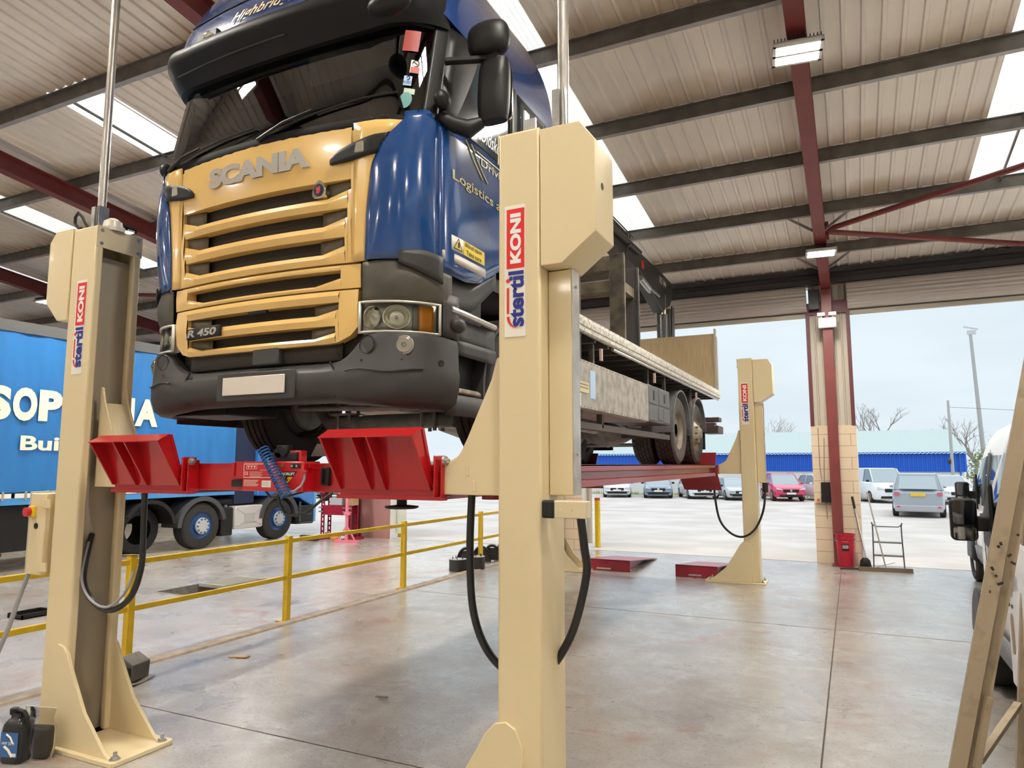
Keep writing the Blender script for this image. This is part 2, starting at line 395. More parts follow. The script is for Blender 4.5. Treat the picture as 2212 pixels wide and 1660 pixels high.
for c in FR:
    m = M(); isec(m, c, -1, 14.9, .50, .28, .18); isec(m, c, -14, -1, .50, .28, .18)
    struct('trim_%d' % tn, m, RAFT); tn += 1
    # column, I-section with haunch plate
    m = M(); z1 = 5.30
    for y in (14.70, 14.94): m.box(c-.09,y,0,c+.09,y+.014,z1)
    m.box(c-.006,14.714,0,c+.006,14.94,z1); m.box(c-.13,14.66,0,c+.13,14.99,.02)
    struct('trim_%d' % tn, m, RAFT); tn += 1
# fly braces
for c in FR[2:]:
    for y in (PUR[0], PUR[1]):
        m = M()
        for s in (-1, 1):
            m.bar((c+s*.02,y+.1,roofz(y)-.50),(c+s*.48,y,roofz(y)-.20),.012,.045)
        struct('trim_%d' % tn, m, STEEL); tn += 1
# roof bracing pipes in the right hand bay
for y1, y2 in ((12.55, 9.85), (12.6, 15.4), ):
    m = M(); a = Vector((-.22,y1,roofz(y1)-.30)); b = Vector((5.3,y2,roofz(y2)-.30))
    m.cyl(a, b, .045, 12); m.box(-.22,y1-.12,a.z-.11,-.16,y1+.12,a.z+.11)
    struct('trim_%d' % tn, m, RAFT); tn += 1
m = M(); m.cyl((-17.2,10.4,roofz(10.4)-.30),(-11.8,12.4,roofz(12.4)-.30),.045,12); struct('trim_%d' % tn, m, RAFT); tn += 1
# far wall: block piers, cladding, jambs
for c, (a, b) in ((-.30,(-.70,.10)), (-5.95,(-6.35,-5.50)), (-11.4,(-12.1,-10.72)), (-17.1,(-17.5,-16.7)), (5.35,(4.95,5.75))):
    m = M(); m.box(a,15.0,0,b,15.28,2.65)
    wf = struct('wall_far', m, BLOCK if c != -11.4 else mat('pink_block', (.40,.20,.19), .7))
    m = M(); x = a+.07; r = []
    while x < b-.08:
        r += [(x,0),(x+.07,0),(x+.08,.025),(x+.10,.025),(x+.11,0)]; x += .12
    r.append((b-.07, 0)); n = len(r)
    m.add([(x,15.06-d,2.651) for x, d in r]+[(x,15.06-d,5.45) for x, d in r], [(i,i+1,i+n+1,i+n) for i in range(n-1)])
    obj('cladding', m, CLAD, wf)
    for x0, x1 in ((a,a+.07),(b-.07,b)):
        m = M(); m.box(x0,14.985,2.64,x1,15.25,5.1); obj('jamb', m, JAMB, wf)
    m = M(); m.box(a+.075,14.85,4.95,a+.26,14.99,5.35); obj('door_motor', m, DARK, wf)
    m = M(); m.box(a+.07,15.0,4.86,b-.07,15.05,5.12); obj('header_plate', m, JAMB, wf)
    m = M(); m.box(b-.002,15.02,0,b+.012,15.30,2.64); obj('edge_flashing', m, WHITE, wf)
    if c > -1: continue
    m = M(); m.box(b+.02,15.28,.12,b+(.30 if c == -11.4 else .13),15.31,5.4); obj('outer_cladding', m, mat('outer_clad', (.62,.66,.58), .5) if c == -11.4 else CLAD, wf)
# roller shutters rolled up over each opening
dn = 1
for a, b in ((-16.7,-12.1),(-10.72,-6.35),(-5.50,-.70),(.10,4.95)):
    m = M(); ps = []
    for k in range(96):
        t = 2*pi*k/96; r = .25+.016*cos(20*t); ps.append((14.98+r*cos(t)*.75, 5.19+r*sin(t)))
    m.prism(ps, 'x', a-.03, b+.03)
    d = struct('door_%d' % dn, m, SHUT, ang=25); dn += 1
    m = M(); m.box(a-.02,15.07,4.86,b+.02,15.09,5.2)
    for k in range(3): m.cyl((a-.02,15.07,4.965+k*.055),(b+.02,15.07,4.965+k*.055),.016,8)
    obj('slats', m, mat('slat_dark', (.20,.17,.16), .45), d)
    m = M(); m.box(a-.02,15.05,4.82,b+.02,15.10,4.905); m.box(a-.02,15.03,4.82,b+.02,15.06,4.84); obj('bottom_rail', m, CLAD, d)
WALLW = mat('hall_wall', (.82,.80,.76), .6)
# remaining walls of the hall
m = M(); m.box(-30.2,-14.2,0,-30,15.4,6.4); struct('wall_left', m, WALLW)
m = M(); m.box(10,-14.2,0,10.2,15.4,6.4); struct('wall_right', m, WALLW)
m = M(); m.box(-30.2,-14.4,0,10.2,-14.2,6.6); struct('wall_near', m, WALLW)
m = M(); m.box(-30,15.05,0,-17.5,15.25,5.6); m.box(5.75,15.05,0,10,15.25,5.6); m.box(-30,15.0,5.44,10,15.3,5.85); struct('wall_far', m, CLAD)
# ------------------------------------------------------------------ high bay lamps
LEDM = emis('led_panel', (1,.95,.85), LAMP)
def lamp(label, x, y, rz=0):
    z = roofz(y)-.62
    t = thing('high_bay_lamp', label, 'lamp', (x, y, z), rz, 'high bay lamps under the rafters')
    m = M()
    for a in ((-.24,-.20,.24,-.165),(-.24,.165,.24,.20),(-.24,-.02,.24,.02),(-.24,-.2,-.21,.2),(.21,-.2,.24,.2)): m.box(a[0],a[1],-.02,a[2],a[3],.03)
    m.box(-.24,-.2,.012,.24,.2,.03); obj('housing', m, WHITE, t)
    m = M()
    for k in range(14): m.box(-.23+k*.034,-.18,.03,-.222+k*.034,.18,.075)
    obj('heat_sink', m, DARK, t)
    for y0, y1 in ((-.165,-.02),(.02,.165)):
        m = M(); m.box(-.21,y0,.0,.21,y1,.008); obj('led_panel', m, LEDM, t)
    m = M(); m.bar((-.2,0,.05),(-.06,0,.16),.004,.004); m.bar((.2,0,.05),(.06,0,.16),.004,.004); obj('hanger', m, DARK, t)
    return t
LP = [(-.30,7.4),(-.30,12.7),(-17.3,9.6)]
lamp('twin panel lamp nearest the camera, high on the right red rafter', -.30, 7.4, .12)
lamp('twin panel lamp low on the right red rafter above the block pier', -.30, 12.7, .08)
lamp('distant lamp glimpsed left of the left lift column', -17.3, 10.05)
for y in (7.9, 11.6): lamp('high bay lamp hidden out of view along the rafters', -11.7, y)
for c in FR:
    for y in (7.4, 12.7, 2.2, -3.5, -9):
        if (c, y) in ((FR[4],7.4),(FR[4],12.7)) or (c < -10 and y > 5): continue
        if c < -10 and y == 2.2: y = 4.3
        lamp('high bay lamp hidden out of view along the rafters', c, y)
# emergency twin spot on the red column
t = thing('emergency_light', 'white twin spot emergency light on the red column', 'light', (-.30,14.62,4.62))
m = M(); m.box(-.16,0,-.10,.16,.07,.10); obj('battery_box', m, WHITE, t, bevel=.012)
for s in (-1, 1):
    m = M(); m.box(s*.1-.07,-.03,.13,s*.1+.07,.05,.20); m.cyl((s*.1,.02,.10),(s*.1,.02,.14),.015,8); obj('spot_head', m, WHITE, t, bevel=.015)
m = M(); m.ball((-.13,-.002,.03),.016,.008,.02); obj('status_light', m, emis('green_led', (.1,1,.2), 2), t)
# ================================================================== FOUR POST LIFT
def sticker(parent, x, y, z):
    """maker's vertical sticker, lower left corner at x,z on a face looking to -y"""
    m = M(); m.box(x-.012,y-.0015,z-.02,x+.105,y,z+.67)
    s = obj('sticker', m, STICK, parent)
    r, u = (0,0,1), (-1,0,0); yy = y-.003
    m = M(); m.box(x,yy,z+.335,x+.10,yy+.001,z+.65); obj('red_panel', m, KRED, s)
    text('KONI', WHITE, s, (x+.082,yy-.0012,z+.36), r, u, .265, .062, .05, name='lettering')
    text('stertil', KBLUE, s, (x+.098,yy-.0012,z+.03), r, u, .29, .088, .035)
    m = M(); m.box(x+.002,yy-.001,z+.10,x+.014,yy,z+.235)
    ps = []
    for k in range(9):
        a = radians(90+k*11.25); ps.append((x+.064-.062+.06*(1-sin(a))*.9, z+.085+.06*cos(a)))
    for k in range(8):
        (a0,b0),(a1,b1) = ps[k], ps[k+1]
        m.add([(a0,yy-.001,b0),(a0+.014,yy-.001,b0),(a1+.014,yy-.001,b1),(a1,yy-.001,b1)], [(0,1,2,3)])
    m.cyl((x+.008,yy-.001,z+.272),(x+.008,yy+.0005,z+.272),.011,12); obj('red_stripe', m, KRED, s)
def column(label, X, Y, side, front, full=True):
    """side=+1: outer side to +x (right hand columns). front=True: row near the camera."""
    t = thing('lift_column', label, 'lift column', (X, Y, 0), 0, 'four cream lift columns')
    W = .235 if side > 0 else .27; D = .31 if side > 0 else .36; H = 3.63
    # open C profile, mouth towards the runway (-side)
    o = W if side > 0 else 0; i = 0 if side > 0 else W     # outer / inner x
    s = side
    lip = .06
    pts = [(i,0),(i,lip),(i+s*.05,lip),(i+s*.05,.022),(o-s*.02,.022),(o-s*.02,D-.022),(i+s*.05,D-.022),(i+s*.05,D-lip),(i,D-lip),(i,D),(o,D),(o,0)]
    m = M(); m.prism(pts, 'z', .03, H); obj('post', m, CREAM, t, bevel=.014, seg=3)
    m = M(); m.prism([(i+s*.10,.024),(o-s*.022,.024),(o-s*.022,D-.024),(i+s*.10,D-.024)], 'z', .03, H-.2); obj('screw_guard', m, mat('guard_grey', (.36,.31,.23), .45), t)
    # base plate with four gussets
    x0, x1 = (-.62, W+.08) if side > 0 else (-.06, W+.58)
    m = M(); m.prism(rrect(x0,-.05,x1,D+.05,.03), 'z', 0, .03); obj('base_plate', m, CREAM, t, bevel=.004)
    for y in (-.004, D-.012):
        if side > 0: g = [(-.56,.03),(-.50,.06),(-.28,.25),(-.10,.54),(-.06,.61),(-.01,.66),(.05,.675),(.10,.65),(.14,.57),(.11,.03)]
        else: g = [(W+.50,.03),(W+.45,.06),(W+.23,.27),(W+.06,.54),(W+.02,.62),(W-.03,.665),(W-.09,.68),(W-.14,.655),(W-.17,.58),(W-.14,.03)]
        m = M(); m.prism(g, 'y', y-.012, y+.012); obj('gusset', m, CREAM, t, bevel=.003)
    for bx, by in ((x0+.07,.05),(x1-.05,.01),(x0+.07,D-.05),(x1-.05,D-.01)):
        m = M(); m.cyl((bx,by,.03),(bx,by,.075),.012,8); m.cyl((bx,by,.03),(bx,by,.048),.024,6); m.cyl((bx,by,.03),(bx,by,.034),.034,14); obj('anchor_bolt', m, STEEL, t)
    if front:
        # motor cover outside
        if side > 0: c = [(W+.005,2.89),(W+.14,2.88),(W+.145,2.84),(W+.335,2.97),(W+.335,3.47),(W+.245,3.60),(W+.005,3.60)]
        else: c = [(-.005,2.95),(-.12,2.95),(-.27,3.10),(-.27,3.56),(-.20,3.64),(-.005,3.64)]
        m = M(); m.prism([(W+.005,2.89),(W+.12,2.89),(W+.30,3.03),(W+.30,3.50),(W+.22,3.61),(W+.005,3.61)] if side > 0 else c, 'y', -.006, D-.03)
        mc = obj('motor_cover', m, CREAM, t, bevel=.004)
        if side > 0:
            m = M(); m.cyl((W+.299,.10,3.29),(W+.302,.10,3.29),.018,16); obj('cover_hole', m, BLACK, mc)
    else:
        m = M(); m.prism([(W+.005,2.90),(W+.10,2.90),(W+.30,3.03),(W+.30,3.50),(W+.24,3.60),(W+.005,3.60)] if side > 0 else [(-.005,2.90),(-.10,2.90),(-.30,3.03),(-.30,3.50),(-.24,3.60),(-.005,3.60)], 'y', -.006, D-.03)
        obj('motor_cover', m, CREAM, t, bevel=.004)
    # top plate across the mouth
    xi = i-s*.004
    m = M(); m.box(min(xi,xi+s*.006),0,H-.16,max(xi,xi+s*.006),D,H); tp = obj('top_plate', m, CREAM2, t)
    for z in (H-.13, H-.03):
        for y in (.035, D-.035):
            m = M(); m.cyl((xi-s*.008,y,z),(xi,y,z),.012,8); obj('screw', m, STEEL, tp)
    if side > 0:   # cable duct on the outer face
        zb = 1.745 if front else 1.60
        m = M(); m.box(W+.002,.10,zb,W+.13,.20,2.885); m.box(W-.002,.19,zb,W+.10,.235,2.885); dc = obj('cable_duct', m, CREAM, t, bevel=.005)
        m = M(); m.box(W+.131,.10,zb,W+.134,.20,2.885); obj('duct_lid', m, ALU, dc)
        for z in (1.95, 2.80):
            m = M(); m.cyl((W+.134,.15,z),(W+.142,.15,z),.008,10); obj('screw', m, STEEL, dc)
    sticker(t, .05 if side > 0 else .10, -.001, 2.56 if front else 2.56)
    return t
c1 = column('cream lift column at the centre foreground, tallest in the photo', -1.60, 3.15, 1, True)
c2 = column('cream lift column at the left foreground with control box on its side', -5.12, 3.12, -1, True)
c3 = column('far cream lift column in front of the open door, right of the truck', -1.63, 11.93, 1, False)
c4 = column('far cream lift column hidden behind the centre column', -5.16, 11.93, -1, False)
# bracket with hose on the centre column
m = M(); m.box(.25,-.02,1.645,.47,.05,1.725); b = obj('hose_bracket', m, CREAM2, c1, bevel=.004)
m = M(); m.box(.245,-.024,1.642,.315,.0,1.728); obj('end_cap', m, BLACK, b, bevel=.01)
for x in (.34,.40):
    m = M(); m.cyl((x,-.026,1.685),(x,-.02,1.685),.006,8); obj('screw', m, CREAM2, b)
# galvanised supply poles on the two near columns
for c, x, y, h in ((c1,.33,.10,6.6),(c2,.06,.16,6.6)):
    m = M(); m.cyl((x,y,3.64),(x,y,h),.030,20); o = obj('conduit_pole', m, GALV, c)
    m = M(); m.box(x-.045,y-.05,3.58,x-.005,y-.036,3.84); m.box(x+.02,y-.05,3.58,x+.026,y+.03,3.84); m.box(x+.04,y-.05,3.58,x+.046,y+.03,3.84); m.box(x-.045,y-.036,3.58,x-.039,y+.04,3.84)
    obj('pole_bracket', m, STEEL, o)
m = M(); m.box(.125,.04,3.62,.135,.10,3.76); m.box(.135,.03,3.62,.20,.045,3.70); obj('top_bracket', m, STEEL, c1)
m = M(); m.lathe([(.085,0),(.085,.03),(.07,.035),(.062,.08),(.03,.105),(0,.11)], (.22,.15,3.62), 'z', 24); obj('bearing_cap', m, mat('cap_plastic', (.72,.66,.55), .25, coat=.4), c2)
m = M(); pts = [(.10,.05,3.64),(.06,.045,3.68),(.02,.04,3.74),(-.03,.04,3.78),(-.06,.04,3.75),(-.06,.04,3.70),(-.02,.04,3.66),(.02,.04,3.65)]
m.tube(pts, .011, 8); obj('flexible_conduit', m, HOSE, c2)
# control box on the left column
m = M(); m.box(-.24,-.02,1.12,-.06,.26,1.69); cb = obj('control_box', m, CREAM, c2, bevel=.006)
m = M(); m.box(-.29,.0,1.12,-.24,.25,1.70); obj('box_lid', m, mat('lid', (.50,.44,.33), .45), cb, bevel=.004)
m = M(); m.box(-.243,-.005,1.13,-.236,-.001,1.68); m.box(-.247,.0,1.13,-.238,.24,1.68); obj('seal', m, BLACK, cb)
m = M(); m.box(-.225,-.045,1.52,-.165,-.02,1.60); isw = obj('isolator', m, YEL, cb, bevel=.005)
m = M(); m.cyl((-.205,-.075,1.56),(-.205,-.045,1.56),.032,20); obj('isolator_knob', m, mat('knob_red', (.55,.01,.03), .25, coat=.5), cb)
m = M(); m.cyl((-.155,-.024,1.46),(-.155,-.02,1.46),.022,16); obj('blank_plug', m, BLACK, cb)
for z in (1.62, 1.18):
    m = M(); m.box(-.10,-.03,z-.03,.0,-.018,z+.03); m.cyl((-.075,-.034,z),(-.075,-.03,z),.005,8); obj('mounting_tab', m, CREAM, cb)
m = M(); m.tube([(-.25,.02,1.17),(-.26,.01,1.10),(-.30,.0,1.0),(-.38,-.02,.75),(-.5,-.05,.45),(-.62,-.1,.25)], .016, 8); obj('supply_cable', m, HOSEG, cb)
# ------------------------------------------------------------------ platform
LZ = 1.895
pf = thing('lift_platform', 'raised red drive-on lift platform carrying the lorry', 'lift platform', (-3.23, 3.2, LZ))
def runway(x0, x1, y0, y1):
    m = M(); m.box(x0,y0,-.012,x1,y1,0)
    r = obj('runway', m, DRED, pf)
    for s, xe in ((-1,x0),(1,x1)):
        # side channel: top flange, sloping lip, web, bottom flange
        ps = [(xe,0),(xe,-.055),(xe-s*.05,-.062),(xe-s*.05,-.125),(xe,-.132),(xe,-.185),(xe-s*.02,-.185),(xe-s*.02,-.15),(xe-s*.065,-.14),(xe-s*.065,-.05),(xe-s*.02,-.045),(xe-s*.02,0)]
        m = M(); m.prism(ps, 'y', y0, y1); obj('side_channel', m, DRED, r, bevel=.002)
    m = M()
    k = y0+.4
    while k < y1: m.box(x0+.06,k,-.15,x1-.06,k+.05,-.012); k += .8
    obj('cross_rib', m, DRED, r)
    return r
runway(-1.36,-.68,.06,8.40); runway(.60,1.25,.06,8.40)
# cross beams between the columns
m = M(); m.box(-1.30,.06,-.16,1.20,.25,-.015); obj('cross_beam', m, RED, pf, bevel=.005)
m = M(); m.box(-1.30,8.70,-.16,1.24,8.93,-.015); obj('cross_beam', m, DRED, pf, bevel=.005)
# front faces of both runways with wheel stop flaps
def flap(xa, xb, yh, s, mt, name='wheel_stop'):
    """stop plate hinged at the runway end: s=-1 leans to the camera"""
    m = M(); t = .02
    zt, yt, zb, yb = .19, yh+s*.13, -.135, yh+s*.012
    m.add([(xa,yb,zb),(xb,yb,zb),(xb,yt,zt),(xa,yt,zt),(xa,yb-s*t,zb+.004),(xb,yb-s*t,zb+.004),(xb,yt-s*t,zt+.004),(xa,yt-s*t,zt+.004)],
          [(0,1,2,3),(4,7,6,5),(0,4,5,1),(1,5,6,2),(2,6,7,3),(3,7,4,0)])
    # return lip along the top
    m.add([(xa,yt,zt),(xb,yt,zt),(xb,yt+s*.085,zt-.045),(xa,yt+s*.085,zt-.045),(xa,yt,zt+.006),(xb,yt,zt+.006),(xb,yt+s*.085,zt-.039),(xa,yt+s*.085,zt-.039)],
          [(0,3,2,1),(4,5,6,7),(0,1,5,4),(1,2,6,5),(2,3,7,6),(3,0,4,7)])
    f = obj(name, m, mt, pf)
    for k, x in enumerate((xa+.012, xa+(xb-xa)*.36, xa+(xb-xa)*.52, xb-.012)):
        m = M(); P = [(yb,zb),(yt,zt),(yt+s*.082,zt-.045),(yb+s*.02,zb)]
        m.prism(P, 'x', x-.006, x+.006); obj('rib', m, mt, f)
    m = M(); m.cyl((xa+.02,yh+s*.055,.035),(xb-.02,yh+s*.055,.035),.010,10); obj('hinge_pin', m, mat('pin', (.55,.48,.40), .35, .7), f)
    return f
for xa, xb in ((-1.35,-.64),(.61,1.26)):
    m = M(); m.box(xa-.01,.0,-.185,xb+.01,.07,-.005); e = obj('runway_end', m, RED, pf, bevel=.003)
    m = M(); m.box(xa-.02,-.02,-.187,xb+.03,.03,-.165); obj('end_lip', m, RED, e)
    for x in (xa+.12, xb-.1):
        m = M(); m.cyl((x,-.002,-.09),(x,.004,-.09),.035,20); obj('end_hole', m, mat('hole_dark', (.06,.003,.004), .6), e)
    flap(xa, xb-.03, 0, -1, RED)
    m = M(); m.box(xb-.012,-.05,-.17,xb+.0,.06,.05); m.box(xb+.02,-.03,-.17,xb+.03,.06,.03); lg = obj('hinge_lug', m, RED, pf, bevel=.006)
    m = M(); m.cyl((xb+.03,-.01,.022),(xb+.045,-.01,.022),.024,14); m.cyl((xb+.045,-.01,.022),(xb+.058,-.01,.022),.014,6); obj('hinge_bolt', m, STEEL, lg)
for xa, xb in ((-1.32,-.76),(.60,1.25)):
    m = M(); y = 8.40
    m.add([(xa,y,.0),(xb,y,.0),(xb,y+.12,.19),(xa,y+.12,.19),(xa,y+.02,.0),(xb,y+.02,.0),(xb,y+.14,.19),(xa,y+.14,.19)], [(0,1,2,3),(4,7,6,5),(0,4,5,1),(1,5,6,2),(2,6,7,3),(3,7,4,0)])
    m.add([(xa,y,-.02),(xb,y,-.02),(xb+.05,y+.25,-.42),(xa+.1,y+.25,-.42),(xa,y+.02,-.02),(xb,y+.02,-.02),(xb+.05,y+.27,-.42),(xa+.1,y+.27,-.42)], [(0,1,2,3),(4,7,6,5),(0,4,5,1),(1,5,6,2),(2,6,7,3),(3,7,4,0)])
    obj('wheel_stop', m, DRED, pf)
# cream lifting arms
def arm(x, s, y0):
    g = [(x,-.155),(x+s*.36,-.155),(x+s*.36,.0),(x+s*.31,.012),(x+s*.265,.035),(x+s*.235,.075),(x+s*.20,.14),(x+s*.06,.44),(x+s*.03,.55),(x,.56)]
    m = M(); m.prism(g, 'y', y0, y0+.014); m.prism(g, 'y', y0+.176, y0+.19)
    m.prism([(x+s*.005,-.15),(x+s*.355,-.15),(x+s*.355,-.005),(x+s*.24,.06),(x+s*.05,.44),(x+s*.02,.44)], 'y', y0+.012, y0+.178)
    return obj('lifting_arm', m, CREAM, pf, bevel=.004)
arm(1.625,-1,.0); arm(-1.625,1,.03); arm(1.60,-1,8.78); arm(-1.62,1,8.78)
for x, z in ((1.43,-.03),(1.47,-.11)):
    m = M(); m.box(x-.008,-.004,z-.03,x+.008,.001,z+.03); obj('weld_mark', m, CREAM, pf, bevel=.003)
# feet under the platform
for x, y in ((1.42,.30),(1.58,.20)):
    m = M(); m.cyl((x,y,-.19),(x,y,-.155),.06,18); obj('guide_pad', m, DRED, pf)
# ------------------------------------------------------------------ jacking beam
jb = thing('jacking_beam', 'red jacking beam with blue coiled air hose under the front wheel', 'jack', (-3.085, 3.2, LZ+.02)); jb.scale = (1.12,1.12,1.08)
m = M(); m.box(-.70,.06,-.165,.44,.125,-.01); obj('beam', m, RED, jb, bevel=.003)
m = M(); m.box(-.245,-.03,-.165,.185,.10,-.0); bx = obj('jack_cover', m, mat('jack_red', (.52,.004,.010), .28, coat=.4), jb, bevel=.006)
y = -.0312
m = M()
for a in ((-.235,-.09,-.03,-.087),(-.235,-.015,-.03,-.012),(-.235,-.09,-.232,-.012),(-.033,-.09,-.03,-.012)): m.box(a[0],y,a[1],a[2],y+.001,a[3])
for k in range(4): m.box(-.19,y,-.06-k*.008,-.10-.01*(k % 2),y+.001,-.058-k*.008)
for k in range(5): m.box(-.232,y,-.106-k*.0075,-.125-.008*(k % 3),y+.001,-.1035-k*.0075)
for a in ((-.215,-.035,-.14,-.0335),(-.215,-.0545,-.14,-.053),(-.215,-.0545,-.2135,-.0335),(-.1415,-.0545,-.14,-.0335)): m.box(a[0],y,a[1]+.012,a[2],y+.001,a[3]+.012)
for k in range(3): m.prism([(-.207+k*.022,-.026),(-.193+k*.022,-.026),(-.20+k*.022,-.038)], 'y', y, y+.001)
lp = obj('data_plate', m, STICK, bx)
text('CE', STICK, bx, (-.226,y-.0005,-.075), (1,0,0), (0,0,1), .024, .018, .01)
text('GENERAL DESCRIPTION', STICK, bx, (-.226,y-.0005,-.0165), (1,0,0), (0,0,1), .09, .0045, .01)
text('RATED LOAD 12 t', STICK, bx, (-.115,y-.0005,-.05), (1,0,0), (0,0,1), .05, .005, .01)
m = M(); m.box(-.10,y,-.142,-.035,y+.001,-.105); rl = obj('rating_label', m, STICK, bx)
m = M()
for k in range(3): m.box(-.094,y-.0006,-.115-k*.008,-.05,y,-.1138-k*.008)
obj('print_line', m, GREYPL, bx)
m = M(); m.prism([(.005,-.055),(.145,-.055),(.075,-.130)], 'y', y, y+.001); tri = obj('triangle_badge', m, BLACK, bx)
m = M(); m.prism([(.032,-.084),(.117,-.084),(.075,-.126)], 'y', y-.001, y); obj('badge_centre', m, mat('badge_yellow', (.75,.36,.01), .4), bx)
m = M(); m.prism([(.070,-.084),(.083,-.084),(.074,-.097),(.090,-.097),(.062,-.118),(.074,-.102),(.060,-.102)], 'y', y-.0018, y-.001); obj('badge_bolt', m, BLACK, bx)
text('MAJORLIFT', WHITE, bx, (.020,y-.0012,-.080), (1,0,0), (0,0,1), .11, .02, .03)
m = M(); m.box(.10,y-.006,-.038,.165,y,-.012); st = obj('switch_plate', m, BLACK, bx, bevel=.01)
for x in (.116,.149):
    m = M(); m.cyl((x,y-.012,-.025),(x,y-.006,-.025),.006,10); obj('switch', m, STEEL, bx)
m = M(); m.cyl((.045,y-.004,-.02),(.045,y,-.02),.011,16); obj('plug', m, mat('brass', (.5,.36,.12), .3, .9), bx)
m = M(); m.box(.185,-.0,-.035,.20,.03,-.01); m.cyl((.20,-.045,-.052),(.215,-.045,-.052),.010,10); m.box(.195,-.055,-.066,.225,-.035,-.05); obj('hose_elbow', m, RED, bx, bevel=.003)
m = M(); m.tube([(.21,-.045,-.062),(.212,-.05,-.095),(.20,-.06,-.13),(.17,-.07,-.155),(.13,-.075,-.165),(.09,-.07,-.165)], .006, 8); obj('air_line', m, HOSEG, bx)
m = M()
pa, pb = Vector((-.075,-.06,.075)), Vector((.13,-.085,-.185)); d = (pb-pa); N = d.normalized(); A = N.orthogonal().normalized(); B = N.cross(A); pts = []
for k in range(17*14+1):
    t_ = k/(17*14); a = 2*pi*k/14; r = .028
    pts.append(pa+d*t_+A*cos(a)*r+B*sin(a)*r)
m.tube(pts, .0045, 6); obj('coiled_hose', m, HOSEB, jb)
m = M(); m.cyl((-.02,.0,.05),(-.02,.02,.05),.035,6); m.cyl((.02,-.01,.055),(.02,.02,.055),.03,6); m.box(-.07,.0,.0,.11,.05,.05); m.box(-.03,-.005,.05,.05,.03,.09); obj('valve_block', m, BLACK, jb, bevel=.003)
m = M(); m.box(-.06,.01,-.0,.13,.055,.06); obj('valve_plate', m, RED, jb, bevel=.003)
m = M(); m.box(.25,.03,-.13,.30,.06,-.03); m.box(.265,.01,-.12,.272,.03,-.04); obj('lock_bracket', m, BLACK, jb, bevel=.004)
m = M(); m.box(-.27-.10,.03,-.10,-.30,.065,.0); m.box(-.38,.02,-.085,-.365,.065,-.005); obj('stop_block', m, RED, jb, bevel=.003)
m = M(); m.box(-.40,.035,-.145,-.29,.06,-.105); obj('latch', m, BLACK, jb, bevel=.006)
m = M(); m.tube([(.07,-.08,-.18),(.06,-.06,-.22),(.08,-.04,-.28),(.14,-.03,-.29),(.21,-.02,-.27),(.28,.0,-.21),(.33,.03,-.165)], .008, 8); m.tube([(-.12,.02,-.165),(-.06,.0,-.20),(.04,.0,-.195),(.14,.03,-.165)], .006, 6)
obj('feed_hose', m, HOSE, jb)
m = M(); m.lathe([(.015,0),(.075,0),(.085,.006),(.085,.012),(.02,.02)], (.70,.12,-.245), 'z', 24); m.cyl((.70,.12,-.235),(.70,.12,-.17),.026,16); obj('jack_pad', m, BLACK, jb)
m = M(); m.prism([(.08,.03),(.42,.03),(.42,.10),(.12,.10)], 'y', .14, .16); obj('splash_sheet', m, mat('sheet_grey', (.17,.13,.12), .5), jb)
# hoses hanging below the platform
def hose(name, label, pts, r, mt, n=10):
    P = [Vector(p) for p in pts]; Q = []
    for k in range(len(P)-1):      # Catmull-Rom
        p0 = P[max(k-1,0)]; p1 = P[k]; p2 = P[k+1]; p3 = P[min(k+2,len(P)-1)]
        for j in range(8):
            t = j/8; Q.append(.5*((2*p1)+(p2-p0)*t+(2*p0-5*p1+4*p2-p3)*t*t+(3*p1-p0-3*p2+p3)*t**3))
    Q.append(P[-1]); m = M(); m.tube(Q, r, n)
    o = obj(name, m, mt); return tag(o, label, 'hose', 'black cable loops hanging from the lift')
hose('hose', 'thick black ribbed hose looping behind the centre lift column', [(-1.83,3.30,1.75),(-1.84,3.30,1.45),(-1.82,3.30,1.15),(-1.75,3.32,.95),(-1.62,3.34,.84),(-1.45,3.36,.85),(-1.30,3.36,1.05),(-1.20,3.32,1.35),(-1.19,3.27,1.5),(-1.19,3.22,1.66)], .021, HOSE)
hose('hose', 'double black cable loop behind the left lift column', [(-4.28,3.2,1.73),(-4.27,3.2,1.45),(-4.27,3.2,1.22),(-4.36,3.2,1.02),(-4.55,3.2,.92),(-4.75,3.2,.97),(-4.86,3.2,1.12),(-4.95,3.3,1.4)], .020, HOSE)
hose('hose', 'grey cable running inside the loop behind the left lift column', [(-4.30,3.17,1.2),(-4.38,3.17,1.05),(-4.55,3.17,.945),(-4.74,3.17,.99),(-4.85,3.18,1.13),(-4.92,3.26,1.35)], .009, HOSEG)
hose('hose', 'thin black cable loop beside the far lift column', [(-2.06,11.9,1.72),(-2.05,11.9,1.35),(-1.98,11.9,.98),(-1.80,11.88,.78),(-1.60,11.86,.75),(-1.42,11.86,.90),(-1.30,11.9,1.2),(-1.27,11.95,1.55)], .018, HOSE)
m = M(); m.cyl((-1.27,11.95,1.45),(-1.27,11.95,1.60),.045,12); tag(obj('hose_gland', m, BLACK, c3), None, None); bpy.data.objects['hose_gland'].parent = None
g = bpy.data.objects['hose_gland']; g.parent = c3; g.location = (1.63,-11.93,0)
